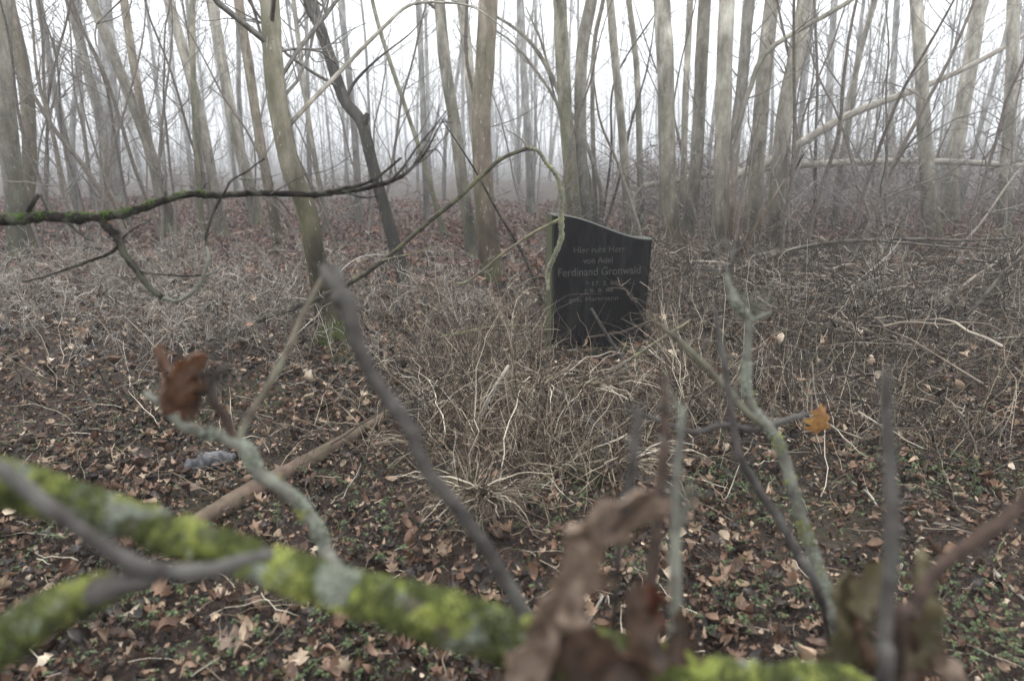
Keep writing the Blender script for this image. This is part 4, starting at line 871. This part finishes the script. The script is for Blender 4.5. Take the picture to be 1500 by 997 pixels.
# tall blurred grey stem in the left centre
gs1 = shrub('bare_shoot', 'thick out of focus grey stem leaning left with knobbed tip, left of centre', 'stem', PG(830, 990))
ds = .66; ftwig(gs1, [(772, 905), (742, 850), (705, 790), (668, 740), (622, 685), (596, 625), (560, 572), (530, 515), (514, 465), (497, 430), (488, 392)], [11, 12, 12, 11, 11, 10.5, 11, 11, 12, 15, 8], 'greystem', 'stem', ds, S=14, n=80, lump=.3, start=[PG(840, 1010), PD(800, 950, ds)])
ftwig(gs1, [(492, 420), (478, 405), (474, 388)], [12, 10, 5], 'greystem', 'knob', ds, n=12)

# lichened twig with rust coloured leaf
lt = shrub('lichened_twig', 'pale green lichened twig holding a curled rust brown leaf, left foreground', 'twig', PG(500, 900)); dl = .8
C4, r4 = ftwig(lt, [(478, 805), (462, 770), (435, 735), (405, 712), (375, 690), (362, 660), (335, 642), (300, 632), (265, 618), (235, 592), (212, 578)], [10, 10, 9, 9, 11, 9, 9, 8, 6, 3], 'lichen_twig', 'stem', dl, S=12, n=70, lump=.4, start=[PD(500, 862, .56), PD(492, 835, .68)])
crust(C4, r4, 12, 66, 1200, LB, 'grey_lichen', lt, 25, .0035, .05, 13, .2); crust(C4, r4, 20, 45, 500, LY, 'yellow_lichen', lt, 30, .0035, .2, 14, .2)
ftwig(lt, [(345, 645), (335, 615), (318, 590), (302, 555), (292, 535)], [7, 7, 6, 5, 3], 'brownstem', 'side_twig', dl); ftwig(lt, [(350, 645), (368, 605), (395, 560), (425, 505), (445, 460), (465, 418), (478, 395)], [6, 5.5, 5.5, 5, 4.5, 3.5], 'brownolive', 'side_branch', .8, dd=.12, n=60)
ftwig(lt, [(318, 590), (312, 560), (325, 540), (340, 528)], [5, 5, 4, 2], 'greystem', 'side_twig', dl)
pc = PD(252, 562, dl - .02); crisp = lambda t, r: ovate(t, r) * (1.0 + .22 * math.sin(t * 23) + .12 * math.sin(t * 41 + 1))
big_leaf('dead_leaf', pc, .100, LMr, lt, (1.0, .9, .55), 2.0, 1.2, 3, crisp, n=26, m_=9)
big_leaf('dead_leaf', PD(280, 580, dl), .06, LMr, lt, (1.5, .2, .2), 1.5, 1.2, 4, lambda t, r: ovate(t, r) * 1.0); big_leaf('dead_leaf', PD(228, 528, dl), .055, LMr, lt, (1.0, .9, 1.4), 1.5, .8, 5, lambda t, r: ovate(t, r) * 1.0)

# lichened shrub stems at right of centre
rs = shrub('lichened_sapling', 'grey green lichened sapling forking upward right of the gravestone, slightly blurred', 'sapling', PG(1230, 990)); dr = 1.05
base_ = [PG(1240, 1010), PD(1225, 920, dr)]
C5, r5 = ftwig(rs, [(1215, 880), (1195, 830), (1180, 775), (1165, 725), (1150, 680), (1135, 640), (1115, 612), (1100, 590), (1093, 560), (1096, 515), (1097, 470), (1080, 445), (1068, 420), (1062, 390)], [9, 9, 8.5, 8, 8, 8, 7.5, 7, 7, 6.5, 6, 7, 6, 3], 'lichen_twig', 'stem', dr, S=12, n=110, lump=.3, start=base_)
crust(C5, r5, 10, 100, 1500, LB, 'grey_lichen', rs, 22, .003, .1, 15, .2); crust(C5, r5, 20, 70, 700, LY, 'yellow_lichen', rs, 25, .003, .2, 16, .2)
ftwig(rs, [(1130, 630), (1095, 602), (1070, 572), (1045, 545), (1010, 515), (980, 490), (955, 470)], [6.5, 6, 5.5, 5, 4.5, 4, 3], 'brownolive', 'side_branch', dr)
ftwig(rs, [(1097, 470), (1115, 462), (1130, 455)], [5, 4, 2], 'lichen_twig', 'side_branch', dr); ftwig(rs, [(1068, 420), (1070, 390), (1075, 365)], [4, 3, 2], 'greystem', 'side_branch', dr)
g2 = shrub('grey_shoot', 'straight grey shoot crossing the left side of the lichened sapling', 'stem', PG(1190, 900))
ftwig(g2, [(1170, 810), (1140, 760), (1108, 710), (1085, 670), (1072, 620), (1065, 560), (1055, 500), (1047, 452)], [6.5, 6.5, 6.5, 6, 5.5, 5, 4.5, 2.5], 'greystem', 'stem', .98, start=[PG(1230, 1000), PD(1200, 870, .98)], n=70)
t2 = shrub('lichened_twig', 'thin twig lying level across the lichened sapling, right foreground', 'twig', PG(930, 720)); ftwig(t2, [(1185, 605), (1140, 618), (1105, 628), (1060, 622), (1010, 632), (950, 610), (915, 600)], [3, 5, 5, 4.5, 4, 3.5, 2], 'greystem', 'stem', 1.12, n=60)
# thick grey vertical stem right
g3 = shrub('bare_shoot', 'thick upright out of focus grey stem with blunt top, right foreground', 'stem', PG(1300, 1000)); ftwig(g3, [(1300, 950), (1302, 860), (1305, 780), (1308, 700), (1304, 620), (1300, 560), (1298, 545)], [11, 10, 10, 11, 9, 8, 3], 'greystem', 'stem', .5, start=[PG(1290, 1500), PD(1298, 1050, .5)], n=60, S=14, lump=.3)
g4 = shrub('bare_shoot', 'out of focus brown stem slanting up to the right picture edge', 'stem', PG(1350, 1000)); ftwig(g4, [(1340, 900), (1365, 850), (1420, 800), (1470, 760), (1520, 715), (1600, 660)], [8, 9, 10, 10, 10, 9], 'brownstem', 'stem', .55, start=[PG(1310, 1350), PD(1320, 980, .55)], n=60)
# dark + pale vertical stems centre right
g5 = shrub('bare_shoot', 'dark brown upright stem with pale tip in the blurred right centre foreground', 'stem', PG(960, 1100)); ftwig(g5, [(950, 900), (957, 840), (962, 780), (966, 720), (970, 660), (972, 610), (975, 560), (977, 545)], [10, 9, 9, 8, 8, 7, 6, 3], 'brownstem', 'stem', .7, start=[PG(940, 1300), PD(945, 1000, .7)], n=60)
g6 = shrub('bare_shoot', 'pale grey green lichened stem beside the dark upright stem', 'stem', PG(1000, 1000)); C6, r6 = ftwig(g6, [(990, 920), (992, 850), (994, 780), (996, 710), (1000, 660), (1003, 620), (1006, 600)], [9, 9, 9, 8, 7, 6, 3], 'lichen_twig', 'stem', .6, start=[PG(990, 1300), PD(990, 1000, .6)], n=60, lump=.4)
ftwig(g6, [(994, 790), (1008, 755), (1012, 720)], [5, 4, 2], 'lichen_twig', 'side_twig', .6)
g7 = shrub('bare_shoot', 'short pale grey blurred stem left of the dark upright stem', 'stem', PG(925, 900)); ftwig(g7, [(915, 740), (922, 700), (928, 650), (932, 610), (933, 590)], [5, 6, 7, 8, 3], 'greystem', 'stem', .55, start=[PG(880, 1300), PD(905, 850, .55)], n=50)
# curled dead leaves hanging at the bottom centre
def leafy(name, label, base, stem_pts, d, leaves, r=6, mat='brownstem'):
    rt = shrub(name, label, 'twig', base); ftwig(rt, stem_pts, [r, r, r * .8, r * .5], mat, 'stem', d, n=40)
    for i, (px, py, sz, mt, rot, cu, fo) in enumerate(leaves): big_leaf('dead_leaf', PD(px, py, d - .01 * (i % 3)), sz, mt, rt, rot, cu, fo, i + len(leaves) * 7, lambda t, r: ovate(t, r) * (1.0 + .25 * math.sin(t * 19)))
leafy('leafy_twig', 'twig of big curled brown dead leaves, blurred at bottom centre', PG(860, 1100), [(790, 1200), (800, 1040), (815, 960), (835, 880), (880, 800), (940, 735), (965, 715)], .50,
      [(905, 765, .085, LMb, (.5, .9, -.9), 1.0, 1.3), (835, 830, .080, LMb, (1.3, .3, .3), 1.6, .8), (812, 880, .06, LMb, (1.2, .8, .1), 1.2, .9), (840, 960, .085, LMd, (.7, .3, .4), 1.2, .8), (885, 975, .08, LMd, (1.1, -.4, .7), 1.4, .9), (790, 960, .075, LMb, (1.2, .2, -.8), 1.2, 1.1), (925, 920, .075, LMd, (1.3, .2, 1.2), 1.5, .7), (770, 1010, .07, LMb, (.8, .1, .3), 1.2, .9)], 7)
leafy('leafy_twig', 'russet dead leaves on a twig at the foot of the dark upright stem', PG(960, 1200), [(950, 1200), (945, 1000), (940, 920), (945, 860)], .56,
      [(942, 895, .07, LMred, (1.4, .1, .2), 1.4, 1.4), (938, 960, .075, LMred, (1.4, .3, .1), 1.2, 1.3), (985, 930, .05, LMd, (1.2, .3, .5), 1.2, 1.0), (1000, 975, .06, LMd, (1.3, .2, -.5), 1.2, 1.0)], 5)
leafy('leafy_twig', 'olive brown crumpled dead leaves around the thick grey stem, lower right', PG(1280, 1200), [(1290, 1300), (1280, 1050), (1275, 950), (1270, 860)], .62,
      [(1235, 900, .085, LMv, (1.1, .2, .5), 1.1, .8), (1268, 860, .06, LMv, (.9, .5, -.4), 1.4, .7), (1340, 850, .07, LMv, (1.3, .8, 1.0), 1.6, .9), (1345, 920, .075, LMv, (1.4, .1, -.3), 1.2, .8), (1260, 945, .085, LMd, (1.0, .2, .9), 1.2, .8), (1225, 960, .06, LMv, (1.2, .1, -.4), 1.2, .8), (1310, 960, .075, LMd, (1.2, .1, .3), 1.2, .9), (1380, 985, .07, LMb, (.8, .2, 1.1), 1.1, .8)], 7)
# orange leaf caught on a twig
ol = shrub('autumn_leaf', 'dull orange tan lobed leaf hanging on dry stalks right of centre', 'leaf', PD(1203, 640, 1.9))
big_leaf('leaf_blade', PD(1203, 618, 1.9), .105, LMo, ol, (1.45, .1, 3.3), 1.3, .6, 11, maple, n=9)
mb = MB(); limb(mb, [PD(1200, 600, 1.9), PD(1193, 570, 1.9), PD(1190, 530, 1.92)], [.0015, .001, .001], n=12, S=6); mb.build('stalk', M['palestick'], ol)
for (px, py, sz, mt, lab) in ((345, 955, .10, LMb, 'large brown leaf lying flat at the bottom left'), (1085, 870, .06, leafmat('leaf_tan', (.34, .25, .16), (.25, .17, .11)), 'small tan leaf lying in the litter, lower right'), (285, 705 + 20, .06, LMb, 'brown leaf beside the fallen log')):
    p = PG(px, py) + [0, 0, .03]; o = big_leaf('fallen_leaf', p, sz, mt, None, (.25, .15, random.uniform(0, 6)), .9, .4, int(px), maple if sz > .08 else ovate, n=9 if sz > .08 else 14); tag(o, lab, 'leaf')

# ------------------------------------------------------------------ haze
bm = bmesh.new(); bmesh.ops.create_cube(bm, size=1); me = bpy.data.meshes.new('haze'); bm.to_mesh(me); bm.free()
hz = bpy.data.objects.new('haze', me); col.objects.link(hz); hz.scale = (302, 302, 17.5); hz.location = (0, 3, 17.5 / 2 - 1.4); tag(hz, 'even pale mist through the wood', 'mist', kind='stuff')
m = bpy.data.materials.new('haze'); m.use_nodes = True; nt = m.node_tree; nt.nodes.remove(nt.nodes['Principled BSDF']); v = nt.nodes.new('ShaderNodeVolumePrincipled')
v.inputs['Density'].default_value = .0049; v.inputs['Color'].default_value = (.97, .98, 1.0, 1); v.inputs['Anisotropy'].default_value = 0.0; nt.links.new(v.outputs[0], nt.nodes['Material Output'].inputs['Volume']); me.materials.append(m)

# ------------------------------------------------------------------ sky, sun, camera
w = bpy.data.worlds.new('World'); sc.world = w; w.use_nodes = True; nt = w.node_tree; bg = nt.nodes['Background']
sky = nt.nodes.new('ShaderNodeTexSky'); sky.sky_type = 'NISHITA'; sky.sun_disc = False; sky.sun_elevation = R(56); sky.sun_rotation = R(-20); sky.dust_density = 6
tc = nt.nodes.new('ShaderNodeTexCoord'); sx = nt.nodes.new('ShaderNodeSeparateXYZ'); nt.links.new(tc.outputs['Generated'], sx.inputs[0])
cl = ramp(nt, sx.outputs['Z'], [(0, (6.6, 7.1, 7.7)), (.06, (8.8, 9.3, 9.9)), (.15, (14, 14.4, 14.9)), (.3, (25, 25.6, 26.4)), (1, (26.5, 27, 27.7))])
c = mixc(nt, .93, sky.outputs[0], cl); nt.links.new(c, bg.inputs['Color']); bg.inputs['Strength'].default_value = .1
sun = bpy.data.lights.new('sun', 'SUN'); sun.energy = 1.5; sun.angle = R(14); sun.color = (1, .97, .92); so = bpy.data.objects.new('sun', sun); col.objects.link(so)
so.rotation_euler = Vector((math.sin(R(-20)) * math.cos(R(56)), math.cos(R(-20)) * math.cos(R(56)), math.sin(R(56)))).to_track_quat('Z', 'Y').to_euler()
cam = bpy.data.cameras.new('camera'); co = bpy.data.objects.new('camera', cam); col.objects.link(co); co.location = CAM; co.rotation_euler = (R(90) - PITCH, 0, 0)
cam.lens = 24; cam.sensor_width = 36; cam.clip_start = .02; cam.clip_end = 1000
cam.dof.use_dof = True; cam.dof.focus_distance = 3.6; cam.dof.aperture_fstop = 2.7
sc.camera = co
sc.view_settings.view_transform = 'Standard'; sc.view_settings.look = 'None'; sc.view_settings.exposure = 0.10; sc.view_settings.gamma = 1
sc.render.engine = 'CYCLES'; cy = sc.cycles
cy.use_denoising = True; cy.max_bounces = 6; cy.diffuse_bounces = 3; cy.glossy_bounces = 2; cy.transmission_bounces = 2; cy.transparent_max_bounces = 4; cy.volume_bounces = 3
cy.use_adaptive_sampling = True; cy.adaptive_threshold = .02
